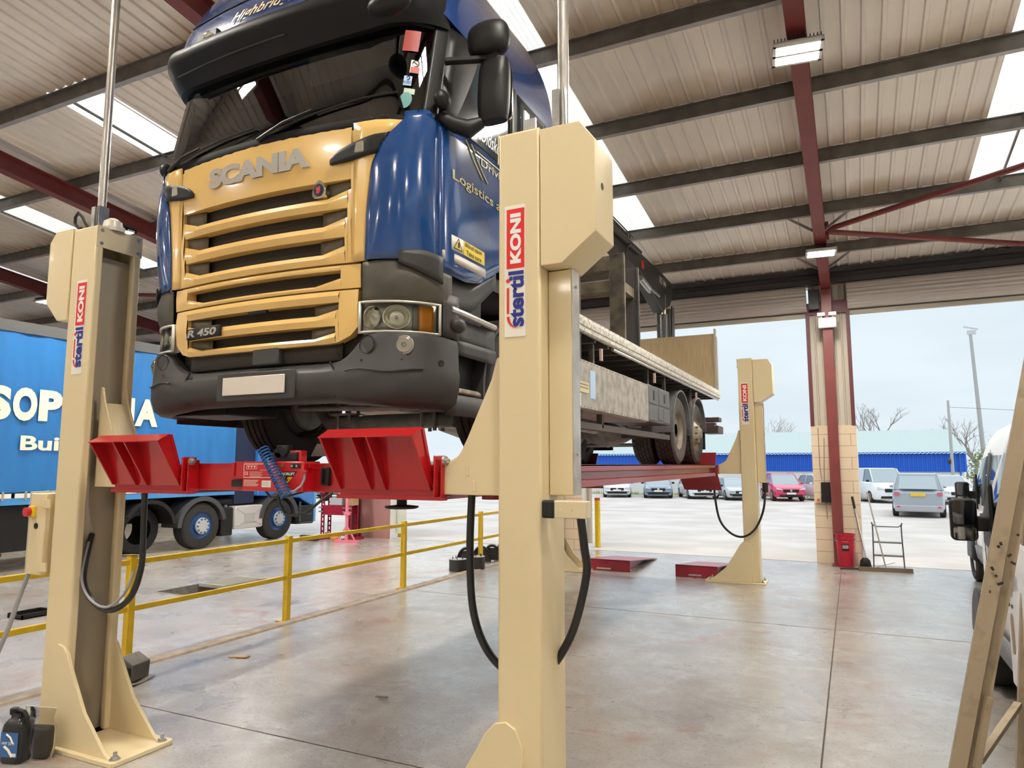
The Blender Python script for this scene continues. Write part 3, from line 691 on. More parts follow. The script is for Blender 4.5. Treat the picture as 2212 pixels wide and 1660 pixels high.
# approach ramps lying on the floor
def ramp(label, x0, x1, y0, y1):
    t = thing('approach_ramp', label, 'ramp', (x0, y0, 0), 0, 'red drive-on ramps on the floor')
    w, l, h = x1-x0, y1-y0, .20
    m = M(); m.add([(0,0,h),(w,0,h),(w,l,.02),(0,l,.02),(0,0,h-.012),(w,0,h-.012),(w,l,.008),(0,l,.008)], [(0,1,2,3),(4,7,6,5),(0,4,5,1),(1,5,6,2),(2,6,7,3),(3,7,4,0)]); obj('ramp_deck', m, RAMPRED, t)
    m = M(); m.box(0,0,0,w,.012,h); obj('end_plate', m, RAMPRED, t)
    for x in (.10, w-.14):
        m = M(); m.prism([(.012,h-.012),(.012,0),(.9,0),(l*.8,.04)], 'x', x, x+.01); obj('stringer', m, RAMPRED, t)
    m = M(); m.box(w*.32,-.02,.03,w*.62,-.004,.055); obj('handle', m, STEEL, t)
    return t
ramp('red approach ramp on the floor left of the open gap', -4.52, -3.62, 12.28, 14.2)
ramp('red approach ramp on the floor beside the far lift column', -2.80, -2.10, 12.2, 14.1)
# ================================================================== THE LORRY
TK = thing('lorry', 'blue and cream flatbed lorry raised on the red lift', 'lorry', (-3.305, 3.153, 1.9)); TK.scale = (.97,.97,.97)
def lean(z):
    a = -.035*(min(z, 2.12)-.9) if z > .9 else 0
    if z > 2.12: a += .21*(z-2.12)
    return a
def CS(s, z, off=0.0):
    q = abs(s); sg = 1 if s >= 0 else -1
    if q <= .8: x, y = q, .10*q*q; nx, ny = .2*q, -1
    elif q <= 1.4:
        t = (q-.8)/.6*pi/2; x, y = .8+.41*sin(t), .50-.436*cos(t); nx, ny = sin(t)/.41, -cos(t)/.436
    else: x, y = 1.21, q-.90; nx, ny = 1, 0
    l = sqrt(nx*nx+ny*ny); x += nx/l*off; y += ny/l*off
    y += lean(z)*max(0, min(1, (2.0-q)/.7))
    return Vector((x*sg, y, z))
def patch(name, s0, s1, zlo, zhi, mt, parent=None, off=0, ns=12, nz=6, solid=.012, bulge=None):
    f = lambda v: v if callable(v) else (lambda *_: v)
    zl, zh, a, b, o = f(zlo), f(zhi), f(s0), f(s1), f(off)
    def fn(u, v):
        zz0 = zl(a(0)+(b(0)-a(0))*u); zz1 = zh(a(0)+(b(0)-a(0))*u); z = zz0+(zz1-zz0)*v
        s = a(z)+(b(z)-a(z))*u
        d = o(s) if not bulge else o(s)+bulge*sin(pi*u)*sin(pi*min(1, v*1.0))
        return CS(s, z, d)
    m = M().grid(fn, ns, nz)
    return obj(name, m, mt, parent or TK, solid=solid, ang=50)
def slotted(name, x0, x1, zlo, zhi, slots, mt, off=.02, depth=.05, parent=None, slope=.0):
    """curved panel with through slots; slots = (xl, xr, zl, zh, chamfer)"""
    def sl(S, x):
        xl, xr, zl, zh, c = S
        d = max(0, c-(x-xl), c-(xr-x)) ; k = min(1, d/c) if c else 0
        return zl+(zh-zl)*.45*k, zh
    xs = {x0, x1}
    for S in slots: xs |= {S[0], S[0]+S[4], S[1]-S[4], S[1]}
    k = x0
    while k < x1: xs.add(round(k, 3)); k += .08
    xs = sorted(xs); m = M(); q = lambda a, *pp: m.add(pp, [(0,1,2,3)])
    for a, b in zip(xs, xs[1:]):
        if b-a < 1e-4: continue
        c = (a+b)/2; cur = [S for S in slots if S[0]-1e-6 <= a and b <= S[1]+1e-6]
        cur.sort(key=lambda S: S[2])
        la, lb = zlo(a), zlo(b)
        edges = []
        for S in cur:
            (a0, a1), (b0, b1) = sl(S, a), sl(S, b); edges.append((a0, b0, a1, b1))
        segs = []; pa, pb = la, lb
        for a0, b0, a1, b1 in edges: segs.append((pa, pb, a0, b0)); pa, pb = a1, b1
        segs.append((pa, pb, zhi(a), zhi(b)))
        for (z0, w0, z1, w1) in segs:
            zm, wm = z0+(z1-z0)*.55, w0+(w1-w0)*.55
            o2 = off+slope
            for (p0, r0, p1, r1, oa, ob) in ((z0,w0,zm,wm,off,o2),(zm,wm,z1,w1,o2,off)):
                q(0, CS(a,p0,oa), CS(b,r0,oa), CS(b,r1,ob), CS(a,p1,ob))
            q(0, CS(a,z1,off), CS(b,w1,off), CS(b,w1,off-depth), CS(a,z1,off-depth))
            q(0, CS(a,z0,off), CS(b,w0,off), CS(b,w0,off-depth), CS(a,z0,off-depth))
    for S in slots:
        for x in (S[0], S[1]):
            z0, z1 = sl(S, x); q(0, CS(x,z0,off), CS(x,z1,off), CS(x,z1,off-depth), CS(x,z0,off-depth))
    for x in (x0, x1): q(0, CS(x,zlo(x),off), CS(x,zhi(x),off), CS(x,zhi(x),off-depth), CS(x,zlo(x),off-depth))
    import bmesh
    o = obj(name, m, mt, parent or TK, ang=35)
    bm = bmesh.new(); bm.from_mesh(o.data); bmesh.ops.remove_doubles(bm, verts=bm.verts, dist=.0004); bmesh.ops.recalc_face_normals(bm, faces=bm.faces); bm.to_mesh(o.data); bm.free()
    o.data.set_sharp_from_angle(angle=radians(32))
    return o
def box(name, a, mt, parent=None, bevel=.008, **k): return obj(name, M().box(*a), mt, parent or TK, bevel=bevel, **k)
lerp = lambda x, ps: ps[0][1] if x <= ps[0][0] else ps[-1][1] if x >= ps[-1][0] else next(a[1]+(b[1]-a[1])*(x-a[0])/(b[0]-a[0]) for a, b in zip(ps, ps[1:]) if x <= b[0])
# ---- bumper
def ztop(s):
    q = abs(s); return lerp(q, [(.60,.615),(.70,.63),(.78,.70),(.84,.765),(.95,.785),(1.2,.78),(1.36,.765)])
rings = []
for k in range(61):
    s = -1.36+2.72*k/60; z1 = ztop(s); d = .02 if abs(s) < .70 else .0
    cor = lerp(abs(s), [(.9,0),(1.36,.02)])
    c = lerp(abs(s), [(.5,-.012),(.62,.0),(.66,.022),(.95,.045)]); zb = lerp(abs(s), [(0,.385),(.6,.385),(1.0,.34),(1.36,.335)])
    rings.append([CS(s,z1,c-.05), CS(s,z1-.012,c-.015), CS(s,z1-.05,c-.002), CS(s,.56,c+.005), CS(s,.545,c+.012), CS(s,.45,c+.008), CS(s,zb+.03,c-.015), CS(s,zb,c-.055), CS(s,zb-.01,c-.13), CS(s,zb+.03,c-.16), CS(s,.50,c-.12), CS(s,z1-.01,c-.10)])
m = M().loft(rings); bmp = obj('bumper', m, GREYPL, TK, ang=40)
for s in (-1, 1):      # panel joint grooves
    m = M(); m.tube([CS(s*.60,.612,.0),CS(s*.645,.55,.012),CS(s*.64,.45,.010),CS(s*.63,.40,-.02)], .006, 6); obj('joint', m, BLACK, bmp)
patch('lower_grille', -.66, .66, .625, .735, MESHB, bmp, off=-.045, ns=16, nz=2)
box('tow_cover', (.0,-.005,.620,.22,.05,.725), GREYPL, bmp, .012)
box('number_plate', (-.24,-.012,.437,.284,.0,.553), PLATE, bmp, .004)
box('plate_recess', (-.31,.004,.40,.355,.02,.585), GREYPL, bmp, .02)
for s in (-1, 1):
    p = CS(s*.865,.70,.035); n = (CS(s*.855,.70,.1)-p).normalized()
    m = M(); m.tube([p-n*.01,p+n*.004], .050, 28); obj('blank_cover', m, GREYPL, bmp, bevel=.004)
    m = M(); rr = [p+n*.003+Vector((cos(a)*.054,0,sin(a)*.054)) for a in [2*pi*k/28 for k in range(29)]]; m.tube(rr, .0035, 6); obj('cover_groove', m, BLACK, bmp)
    p = CS(s*1.05,.695,.042); n = (CS(s*1.04,.695,.1)-p).normalized()
    m = M(); m.tube([p-n*.01,p+n*.006], .058, 28); fl = obj('fog_light', m, mat('fog_reflector', (.50,.47,.42), .2, .7), bmp, bevel=.004)
    m = M(); m.tube([p+n*.005,p+n*.011], .046, 24); fr_ = obj('fog_lens', m, REFL, bmp, bevel=.004); m = M(); m.ball(p+n*.014, .014,.014,.014, 10, 6); obj('fog_bulb', m, CLEAR, bmp)
    
    for dx in (-.0, .20):
        p = CS(s*(.84+dx),.605,.046); n = (CS(s*(.84+dx),.605,.1)-p).normalized(); m = M(); m.tube([p,p+n*.002], .008, 10); obj('bolt_hole', m, BLACK, bmp)
    p = CS(s*1.24,.60,.05); n = (CS(s*1.24,.6,.1)-p).normalized(); m = M(); m.tube([p,p+n*.003], .02, 14); obj('towing_hole', m, BLACK, bmp)
    m = M(); m.tube([CS(s*(.74+.05*k),.545+.01*sin(k),.062) for k in range(9)], .006, 6); obj('crease', m, GREYPL, bmp)
# ---- dark core behind the front
box('bulkhead', (-1.08,.36,.42,1.08,.60,2.05), BLACK, None, 0)
patch('grille_core', -.80, .80,   .62, 2.08, MESHB, None, off=-.085, ns=20, nz=8)
# ---- cream grille panels
slotted('lower_cream_panel', -.785, .785, lambda x: lerp(abs(x), [(0,.715),(.62,.722),(.72,.75),(.785,.82)]), lambda x: 1.046, [(-.635,.635,.757,.832,.15),(-.655,.655,.898,.976,.16)], TRCREAM, .0, .065, slope=.012)
slotted('middle_cream_panel', -.80, .80, lambda x: 1.056, lambda x: 1.202, [(-.665,.665,1.082,1.172,.18)], TRCREAM, .0, .065, slope=.004)
zt = lambda x: 2.092-.012*min(1, abs(x)/.95)
slotted('upper_cream_panel', -.76, .76, lambda x: 1.215, zt, [(-.695,.695,1.277,1.378,.16),(-.712,.712,1.453,1.557,.17),(-.738,.738,1.626,1.736,.17)], TRCREAM, .0, .065, slope=.012)
sB = lambda z: lerp(z, [(1.2,.835),(1.5,.845),(1.80,.875),(1.95,.94),(2.08,1.05)])
for s in (-1, 1):
    patch('hood_wing', (lambda z, s=s: s*.758), (lambda z, s=s: s*sB(z)), 1.215, 2.078, TRCREAM, None, off=.0, ns=4, nz=14, solid=.03)
    def mk(u, v, s=s):
        x = lerp(u, [(0,.60),(1,1.02)]); lo = lerp(u, [(0,1.832),(.3,1.838),(1,1.885)]); hi = lerp(u, [(0,1.86),(.12,1.905),(.35,1.945),(.7,1.98),(1,1.995)])
        z = lo+(hi-lo)*v; return CS(s*min(x, sB(z)+.005), z, .020)
    m = M().grid(mk, 14, 4); mk_ = obj('marker_recess', m, BLACK, TK, solid=.02, ang=50)
    p = CS(s*.80,1.915,.03); box('marker_lamp', (p.x-.035,p.y-.004,p.z-.035,p.x+.035,p.y+.01,p.z+.035), mat('marker_lens', (.30,.27,.22), .2, coat=.8), mk_)
    # slot end pieces
    for zl, zh, xo in ((1.28,1.375,.685),(1.456,1.554,.70),(1.63,1.733,.725),(.90,.973,.645),(.76,.83,.625)):
        def ec(u, v, s=s, zl=zl, zh=zh, xo=xo):
            x = xo-.19+.185*u; z0 = zl+(zh-zl)*lerp(x, [(xo-.14,0),(xo,.42)]); return CS(s*x, z0+(zh-z0)*v, -.045+.025*u)
        obj('grille_end', M().grid(ec, 4, 2), CAP, TK, solid=.01)
# maker's lettering and badges
fr = lambda off: (lambda p: CS(p.x, p.z, off-p.y))
text('SCANIA', SILVER, TK, (-.425,0,1.846), (1,0,0), (0,0,1), .87, .135, .058, .0, .012, fr(.014), 'maker_lettering', .98)
p = CS(.51,1.69,-.005)
m = M(); m.prism([(p.x+.052*cos(a)*(1+.12*cos(3*(a-pi/2))), p.z+.058*sin(a)*(1+.12*cos(3*(a-pi/2)))) for a in [2*pi*k/36 for k in range(36)]], 'y', p.y-.014, p.y+.03); bd = obj('emblem', m, CHROME, TK, bevel=.003)
m = M(); m.prism([(p.x+.037*cos(a), p.z+.04*sin(a)) for a in [2*pi*k/28 for k in range(28)]], 'y', p.y-.018, p.y-.012); obj('emblem_field', m, mat('emblem_blue', (.01,.012,.03), .3), bd)
m = M(); m.prism([(p.x-.014,p.z-.02),(p.x+.010,p.z-.024),(p.x+.018,p.z-.006),(p.x+.014,p.z+.018),(p.x+.004,p.z+.024),(p.x+.006,p.z+.012),(p.x-.012,p.z+.020),(p.x-.018,p.z+.006),(p.x-.008,p.z+.002)], 'y', p.y-.021, p.y-.017); obj('emblem_bird', m, mat('emblem_red', (.55,.02,.05), .4), bd)
bg_ = M().grid(lambda u, v: CS(-.615+.335*u, .832+.075*v+.004*u, .020), 8, 2); bd = obj('model_badge', bg_, BLACK, TK, solid=.03, bevel=.008)
text('R 450', SILVER, bd, (-.597,0,.846), (1,0,0), (0,0,1), .295, .05, .03, .12, .004, fr(.037))
box('lower_handle', (-.06,.0,.955,.10,.03,.985), BLACK, None, .01)
# ---- head lamps
for s in (-1, 1):
    hl = patch('headlamp', s*.80, s*1.255, .775, .965, mat('lamp_housing', (.60,.57,.50), .3, .4), None, off=-.035, ns=12, nz=2)
    m = M()
    for a, b, c, d in ((.80,1.255,.772,.785),(.80,1.255,.953,.966),(.80,.812,.772,.966),(1.243,1.255,.772,.966)):
        m.grid(lambda u, v: CS(s*(a+(b-a)*u), c+(d-c)*v, .012), 10, 1)
    obj('lamp_frame', m, mat('lamp_frame', (.58,.55,.48), .35, .2), hl, solid=.02)
    for cx, r, rz in ((.875,.055,.066),(1.01,.080,.070)):
        p = CS(s*cx,.868,-.012); n = (CS(s*cx,.868,.1)-p).normalized(); t_ = Vector((n.y*-1,n.x,0))
        rr = []
        for k, (q, h) in enumerate(((1.0,.018),(.92,.014),(.75,-.008),(.5,-.022),(.2,-.03))):
            rr.append([p+t_*(cos(2*pi*i/24)*r*q)+Vector((0,0,sin(2*pi*i/24)*rz*q))+n*h for i in range(24)])
        m = M(); m.loft(rr, True, False); m.add(rr[-1], [tuple(range(24))]); rf = obj('reflector', m, REFL, hl)
        m = M(); m.ball(p+n*.0, .012,.012,.012, 10, 6); obj('bulb', m, CHROME, hl)
        m = M(); m.tube(rr[0]+[rr[0][0]], .004, 6); obj('reflector_ring', m, CHROME, hl)
    patch('indicator', s*1.135, s*1.222, .795, .945, AMBER, hl, off=-.012, ns=4, nz=3)
    patch('side_reflector', s*1.10, s*1.135, .79, .95, mat('ribbed_lens', (.20,.19,.16), .25, .3), hl, off=-.016, ns=3, nz=3)
    patch('lens', s*.805, s*1.25, .778, .962, CLEAR, hl, off=.014, ns=12, nz=3, solid=0)
    # fairing above
    patch('lamp_fairing', s*.82, s*1.34, (lambda q: .968), (lambda q: lerp(abs(q), [(.8,1.20),(1.0,1.215),(1.34,1.16)])), BRPL, None, off=.008, ns=12, nz=8, bulge=.03)
    patch('fairing_edge', s*1.27, s*1.40, .77, 1.04, GREYPL, None, off=.012, ns=4, nz=4)
    # blue corner deflector
    cz = lambda q: lerp(abs(q), [(.8,2.125),(.98,2.15),(1.10,2.172),(1.20,2.15),(1.24,2.10)])
    patch('corner_deflector', (lambda z, s=s: s*(sB(z)+.003)), (lambda z, s=s: s*1.235), 1.215, cz, BLUE, None, off=.018, ns=14, nz=20, bulge=.035)
    patch('lower_deflector', s*1.02, s*1.25, (lambda q: lerp(abs(q), [(1.02,1.19),(1.25,1.085)])), (lambda q: lerp(abs(q), [(1.02,1.26),(1.15,1.275),(1.25,1.25)])), GREYPL, None, off=.045, ns=8, nz=4)
    # door
    db = lambda q: lerp(abs(q)-.9, [(.34,1.17),(.6,1.165),(.78,1.20),(1.0,1.32),(1.16,1.40),(1.3,1.44)])
    dr = patch('door', s*1.245, s*2.22, db, 2.15, BLUE, None, off=.006, ns=20, nz=12)
    patch('door_frame', s*1.245, s*2.22, 2.152, 2.84, BLACK, None, off=.0, ns=12, nz=6)
    def wf(u, v, s=s):
        z = 2.165+.62*v; q = lerp(v, [(0,1.36),(1,1.62)])+(2.12-lerp(v, [(0,1.36),(1,1.62)]))*u; return CS(s*q, z, .008)
    obj('door_window', M().grid(wf, 8, 6), CARGL, dr, ang=50)
    patch('cab_side', s*2.235, s*3.0, (lambda q: lerp(abs(q)-.9, [(1.33,1.46),(1.7,1.50),(2.1,1.42)])), 2.84, BLUE, None, off=.002, ns=8, nz=8)
    patch('side_window', s*2.32, s*2.75, 2.25, 2.79, CARGL, None, off=.012, ns=4, nz=4)
    patch('window_surround', s*2.27, s*2.80, 2.20, 2.835, BLACK, None, off=.006, ns=4, nz=4)
    patch('front_pillar', s*1.15, s*1.243, 2.10, 2.85, BLACK, None, off=.004, ns=6, nz=8)
    patch('door_pillar', s*2.13, s*2.24, 2.15, 2.84, BLACK, None, off=.014, ns=2, nz=4)
    patch('rocker', s*1.34, s*2.0, (lambda q: lerp(abs(q)-.9, [(.44,.95),(.75,1.0),(1.1,1.25)])), (lambda q: lerp(abs(q)-.9, [(.44,1.17),(.78,1.20),(1.1,1.37)])), GREYPL, None, off=-.035, ns=10, nz=3)
    # mirrors
    m = M(); rings = []
    for k in range(13):
        v = k/12; z = 2.13+.40*v; e = (1-abs(2*v-1)**3.2)**.5 if 0 < v < 1 else .35
        cx, hw, hd = s*(1.49+.01*v), .125*(.80+.20*e), .075*(.45+.55*e)
        rings.append([(cx+hw*cos(a)*(abs(cos(a))**-.35 if abs(cos(a)) > .05 else 1)*.85, .45+hd*sin(a)+(.6 if s < 0 else 0), z) for a in [2*pi*i/24 for i in range(24)]])
    m.loft(rings); mi = obj('mirror', m, BLACK, TK, ang=60)
    m = M(); m.prism(rrect(s*1.49-.10,2.16,s*1.49+.10,2.50,.03), 'y', .512+(.6 if s < 0 else 0), .53+(.6 if s < 0 else 0)); obj('mirror_glass', m, CHROME, mi)
    m = M(); rings = []
    for k in range(11):
        v = k/10; z = 2.565+.20*v; e = (1-abs(2*v-1)**2.6)**.5 if 0 < v < 1 else .3
        rings.append([(s*(1.475-.01*v)+.145*(.7+.3*e)*cos(a), .42+.09*(.4+.6*e)*sin(a)+(.6 if s < 0 else 0), z) for a in [2*pi*i/24 for i in range(24)]])
    m.loft(rings); obj('wide_angle_mirror', m, BLACK, TK, ang=60)
    yo = .6 if s < 0 else 0
    m = M(); m.bar((s*1.22,.30+yo,2.52),(s*1.46,.42+yo,2.54),.05,.03); m.tube([(s*1.19,.30+yo,2.16),(s*1.26,.36+yo,2.12),(s*1.34,.40+yo,2.09),(s*1.42,.44+yo,2.14)], [.035,.05,.06,.035], 14); m.box(s*1.5-.04,.40+yo,2.5,s*1.5+.04,.48+yo,2.6)
    obj('mirror_arm', m, BLACK, TK, bevel=.006)
    m = M(); m.ball((s*1.235,.26,2.24),.045,.07,.06); obj('pillar_cap', m, BLACK, TK)
    # steps
    st = patch('step_panel', s*1.33, s*1.98, .30, .43, GREYPL, None, off=-.02, ns=6, nz=2, solid=.02)
    m = M(); m.prism([(s*.80,.43),(s*1.20,.42),(s*1.21,.62),(s*1.205,.80),(s*1.14,.98),(s*.80,.98)], 'z', .445, .475); tr = obj('step_tread', m, mat('tread', (.45,.38,.29), .6, col2=(.20,.16,.12), vscale=16), st, bevel=.008)
    m = M()
    for k in range(9): m.bar((s*.82,.46+.06*k,.443),(s*1.19,.40+.06*k,.443),.006,.004)
    obj('tread_bar', m, DUST, st)
    m = M(); m.tube([CS(s*q,.955-.03*(q-1.3),.01) for q in (1.33,1.45,1.6,1.75,1.9)], .022, 8); obj('step_trim', m, ALU, st)
    patch('step_riser', s*1.36, s*1.93, .76, .915, GREYPL, st, off=-.01, ns=4, nz=3)
    patch('step_lip', s*1.36, s*1.93, .68, .775, mat('step_dark', (.03,.028,.027), .5), st, off=.0, ns=4, nz=3)
    box('step_well', (min(s*.62,s*1.10),.50,.43,max(s*.62,s*1.10),1.02,1.16), BLACK, None, 0)
    m = M(); p = CS(s*1.38,.86,.02); m.ball(p,.05,.07,.05); obj('corner_cap', m, GREYPL, st)
    # front mud guard
    m = M(); ps = []
    rin, rout = .56, .585
    A = [radians(-12+4*k) for k in range(48)]
    ps = [(1.48-rin*cos(a), .5+rin*sin(a)) for a in A]+[(1.48-rout*cos(a), .5+rout*sin(a)) for a in reversed(A)]
    n = len(A)
    vs = [(s*.86, p[0], p[1]) for p in ps]+[(s*1.19, p[0], p[1]) for p in ps]
    m.add(vs, [(i,(i+1) % (2*n),(i+1) % (2*n)+2*n,i+2*n) for i in range(2*n)]+[(i,i+1,2*n-2-i,2*n-1-i) for i in range(n-1)]+[(2*n+i,2*n+2*n-1-i,2*n+2*n-2-i,2*n+i+1) for i in range(n-1)])
    obj('front_mudguard', m, GREYPL, TK)
# ---- glazing and upper cab
patch('windscreen', -1.155, 1.155, 2.10, 2.82, GLASS, None, off=.0, ns=24, nz=10, solid=0)
patch('scuttle', -1.13, 1.13, 2.04, 2.115, mat('scuttle_black', (.012,.011,.011), .75, spec=.2), None, off=-.004, ns=20, nz=2)
patch('header', -1.16, 1.16, 2.78, 2.90, BLACK, None, off=.004, ns=20, nz=2)
def yb(s): return CS(s, 2.12).y+.055
def RP(s, t):
    p = CS(s, 2.12, .004); q = abs(s); k = max(0, min(1, (q-1.1)/.25)); f = max(0, min(1, (2.0-p.y)/2.0))
    z0 = 2.95*(1-k)+2.84*k; y = min(p.y, 2.1)+(.055+.04*t+.24*t*t)*f-(1-f)*.10*t*t
    return Vector((p.x*(1-.20*t**2.2), y, z0+(3.68-z0)*t))
rings = [[RP(i/10, t/9) for i in range(-30, 31)] for t in range(10)]
m = M().loft(rings, True, True); rf = obj('roof', m, BLUE2, TK, ang=50)
def RF(p, off=.010):     # wrap lettering onto the roof front
    t = max(0, (p.z-2.95)/.73); s = p.x/(1-.20*t**2.2); b = RP(max(-1.3, min(1.3, s)), t)
    return Vector((p.x, b.y-off, p.z))
text('Highbridge', CREAML, rf, (-.37,0,3.05), (1,0,0), (0,0,1), .60, .10, .012, .5, fn=lambda p: RF(p))
text('Haulage', CREAML, rf, (-.30,0,3.33), (1,0,0), (0,0,1), .66, .15, .012, .38, fn=lambda p: RF(p))
for s in (-1, 1):
    c = RF(Vector((s*.60,0,3.05)), .02); m = M(); m.box(c.x-.10,c.y-.01,c.z-.035,c.x+.10,c.y+.08,c.z+.035); rm = obj('spot_recess', m, BLACK, rf, bevel=.01)
    m = M(); m.ball((c.x+.01,c.y-.012,c.z-.005),.05,.02,.025); obj('spot_lamp', m, REFL, rf)
    c = RF(Vector((s*1.06,0,3.06)), .02); m = M(); m.ball(c,.05,.06,.025); obj('side_marker', m, mat('smoke_lens', (.12,.10,.09), .15, coat=1), rf)
m = M(); m.tube([RF(Vector((x,0,3.25)), .004) for x in [-.9+.1*k for k in range(19)]], .006, 6); obj('roof_seam', m, BLACK, rf)
# sun visor
rings = []
for k in range(49):
    s = -1.27+2.54*k/48; q = abs(s); c = CS(s, 2.12); u = q/1.2; e = lerp(q, [(0,1),(1.1,1),(1.2,.75),(1.27,.25)]); y0 = yb(s)+.02; r = .06*u*u
    P = lambda dy, z: Vector((c.x, y0+dy*e, z))
    rings.append([P(.03,2.985+r), P(-.07,2.975+r), P(-.115,2.945+r), P(-.125,2.90+r), P(-.115,2.865+r*.8), P(-.05,2.80+r*.6), P(.01,2.72+r*1.2), P(.10,2.73+r*1.2), P(.10,2.95)])
m = M().loft(rings); vs_ = obj('sun_visor', m, mat('visor_black', (.008,.008,.009), .5, spec=.25), TK, ang=45)
m = M(); m.tube([Vector((CS(s_,2.12).x, yb(s_)-.045, 2.80+.036*(s_/1.2)**2)) for s_ in [-.9+.1*k for k in range(12)]], .006, 6); obj('visor_rib', m, GREYPL, vs_)
# front blind spot mirror
m = M(); m.ball((1.05,-.06,2.735),.15,.08,.062); fm = obj('front_mirror', m, BLACK, TK)
m = M(); m.bar((.97,.05,2.86),(1.0,-.03,2.76),.03,.03); m.bar((1.12,.1,2.86),(1.09,-.03,2.76),.03,.03); obj('mirror_bracket', m, BLACK, fm)
# wipers
for a, b, c in (((-.92,2.10),(-.55,2.17),(-.02,2.20)),((.02,2.10),(.45,2.22),(1.0,2.27))):
    m = M(); m.tube([CS(a[0],a[1],.01),CS((a[0]+b[0])/2,(a[1]+b[1])/2+.01,.03),CS(b[0],b[1],.026)], [.014,.010,.008], 8)
    m.tube([CS(a[0]+(c[0]-a[0])*t,a[1]+(c[1]-a[1])*t-.005+.02*sin(pi*t),.018) for t in (.18,.35,.5,.65,.8,1)], .007, 6)
    obj('wiper', m, BLACK, TK)
# stickers on the screen (seen at its right edge)
def scr(name, x0, x1, z0, z1, mt): return obj(name, M().grid(lambda u, v: CS(x0+(x1-x0)*u, z0+(z1-z0)*v, .006), 4, 3), mt, TK)
scr('pennant', .985, 1.075, 2.58, 2.735, mat('pennant_red', (.35,.03,.02), .5))
a = scr('no_smoking_sign', 1.045, 1.10, 2.42, 2.515, STICK)
obj('sign_band', M().grid(lambda u, v: CS(1.048+.049*u, 2.423+.04*v, .009), 3, 2), mat('sign_red', (.5,.03,.03), .5), a)
p = CS(1.0725,2.488,.010); m = M(); m.tube([p+Vector((.018*cos(t_),.5*.018*cos(t_),.020*sin(t_))) for t_ in [2*pi*k/20 for k in range(21)]], .003, 5); m.bar(p+Vector((-.013,-.007,.014)), p+Vector((.013,.007,-.014)), .004, .004); obj('sign_ring', m, BLACK, a)
a = scr('scheme_sticker', 1.02, 1.065, 2.325, 2.395, mat('pale_blue', (.35,.55,.75), .5))
text('FORS', KBLUE, a, (1.022,0,2.335), (1,0,0), (0,0,1), .038, .02, .02, fn=fr(.010))
p = CS(1.043,2.376,.010); m = M(); m.tube([p+Vector((.012*cos(t_),0,.012*sin(t_))) for t_ in [2*pi*k/16 for k in range(17)]], .003, 5); obj('sticker_ring', m, KBLUE, a)
p = CS(1.045,2.215,.012); m = M(); m.prism([(p.x+.05*cos(t_), p.z+.05*sin(t_)) for t_ in [2*pi*k/24 for k in range(24)]], 'y', p.y, p.y+.002); obj('tax_disc', m, mat('disc_teal', (.22,.50,.50), .4), TK)
scr('permit', 1.03, 1.09, 2.265, 2.305, mat('permit_green', (.40,.50,.38), .5))
# cab interior
box('cab_back', (-1.15,1.95,1.2,1.15,2.02,2.83), BLACK, None, 0)
box('cab_floor', (-1.12,.6,1.25,1.12,2.0,1.35), BLACK, None, 0)
m = M(); m.prism([(.36,1.9),(.42,2.19),(.70,2.16),(.80,1.9)], 'x', -1.05, 1.05); obj('dashboard', m, mat('dash', (.03,.028,.026), .6), TK, bevel=.03)
for x in (-.62, .62):
    m = M(); m.prism([(1.3,1.75),(1.38,2.45),(1.50,2.62),(1.60,2.60),(1.62,1.7)], 'x', x-.27, x+.27); obj('seat', m, mat('seat_cloth', (.05,.045,.042), .8), TK, bevel=.05)
for x in (-.50, .50):
    m = M(); m.add([(x-.42,.32,2.88),(x+.42,.32,2.88),(x+.42,.36,2.66),(x-.42,.36,2.66)], [(0,1,2,3)]); obj('roller_blind', m, mat('blind_grey', (.11,.10,.09), .7), TK, solid=.006)
m = M(); m.tube([Vector((.62+.22*cos(a),.86+.1*sin(a),2.12+.16*sin(a))) for a in [2*pi*k/24 for k in range(25)]], .016, 8); m.cyl((.62,.86,2.12),(.62,.75,1.95),.03,10); obj('steering_wheel', m, BLACK, TK)
# door lettering and signs, right side
sd = lambda off: (lambda p: CS(p.y+.9, p.z, off))
dro = [o for o in TK.children if o.name.startswith('door') and not o.name.startswith('door_')][1]
text('Logistics and', GOLD, dro, (0,.45,1.775), (0,1,0), (0,0,1), .78, .085, .012, .0, fn=sd(.016))
text('Driving', GOLD, dro, (0,.80,2.01), (0,1,0), (0,0,1), .40, .075, .012, .0, fn=sd(.016))
m = M()
for d in (0, .07): m.tube([CS(.9+.60+d,2.12,.014),CS(.9+.70+d,2.02,.014),CS(.9+.82+d,1.93,.014)], .006, 4)
m.tube([CS(.9+.74,2.10,.014),CS(.9+1.25,2.10,.014)], .006, 4); obj('chevron_line', m, GOLD, dro)
text('Oldskool', STICK, dro, (0,.78,2.20), (0,1,0), (0,0,1), .36, .11, .0, .3, fn=sd(.022))
bs = obj('blind_spot_sign', M().grid(lambda u, v: CS(.9+.44+.40*u, 1.335+.095*v, .014), 4, 2), STICK, dro, solid=.003)
obj('sign_yellow', M().grid(lambda u, v: CS(.9+.56+.28*u, 1.337+.091*v, .018), 4, 2), mat('sign_yellow', (.78,.58,.05), .45), dro)
text('Blind spot', BLACK, dro, (0,.58,1.388), (0,1,0), (0,0,1), .22, .034, .01, fn=sd(.021))
text('Take care', BLACK, dro, (0,.59,1.345), (0,1,0), (0,0,1), .20, .03, .01, fn=sd(.021))
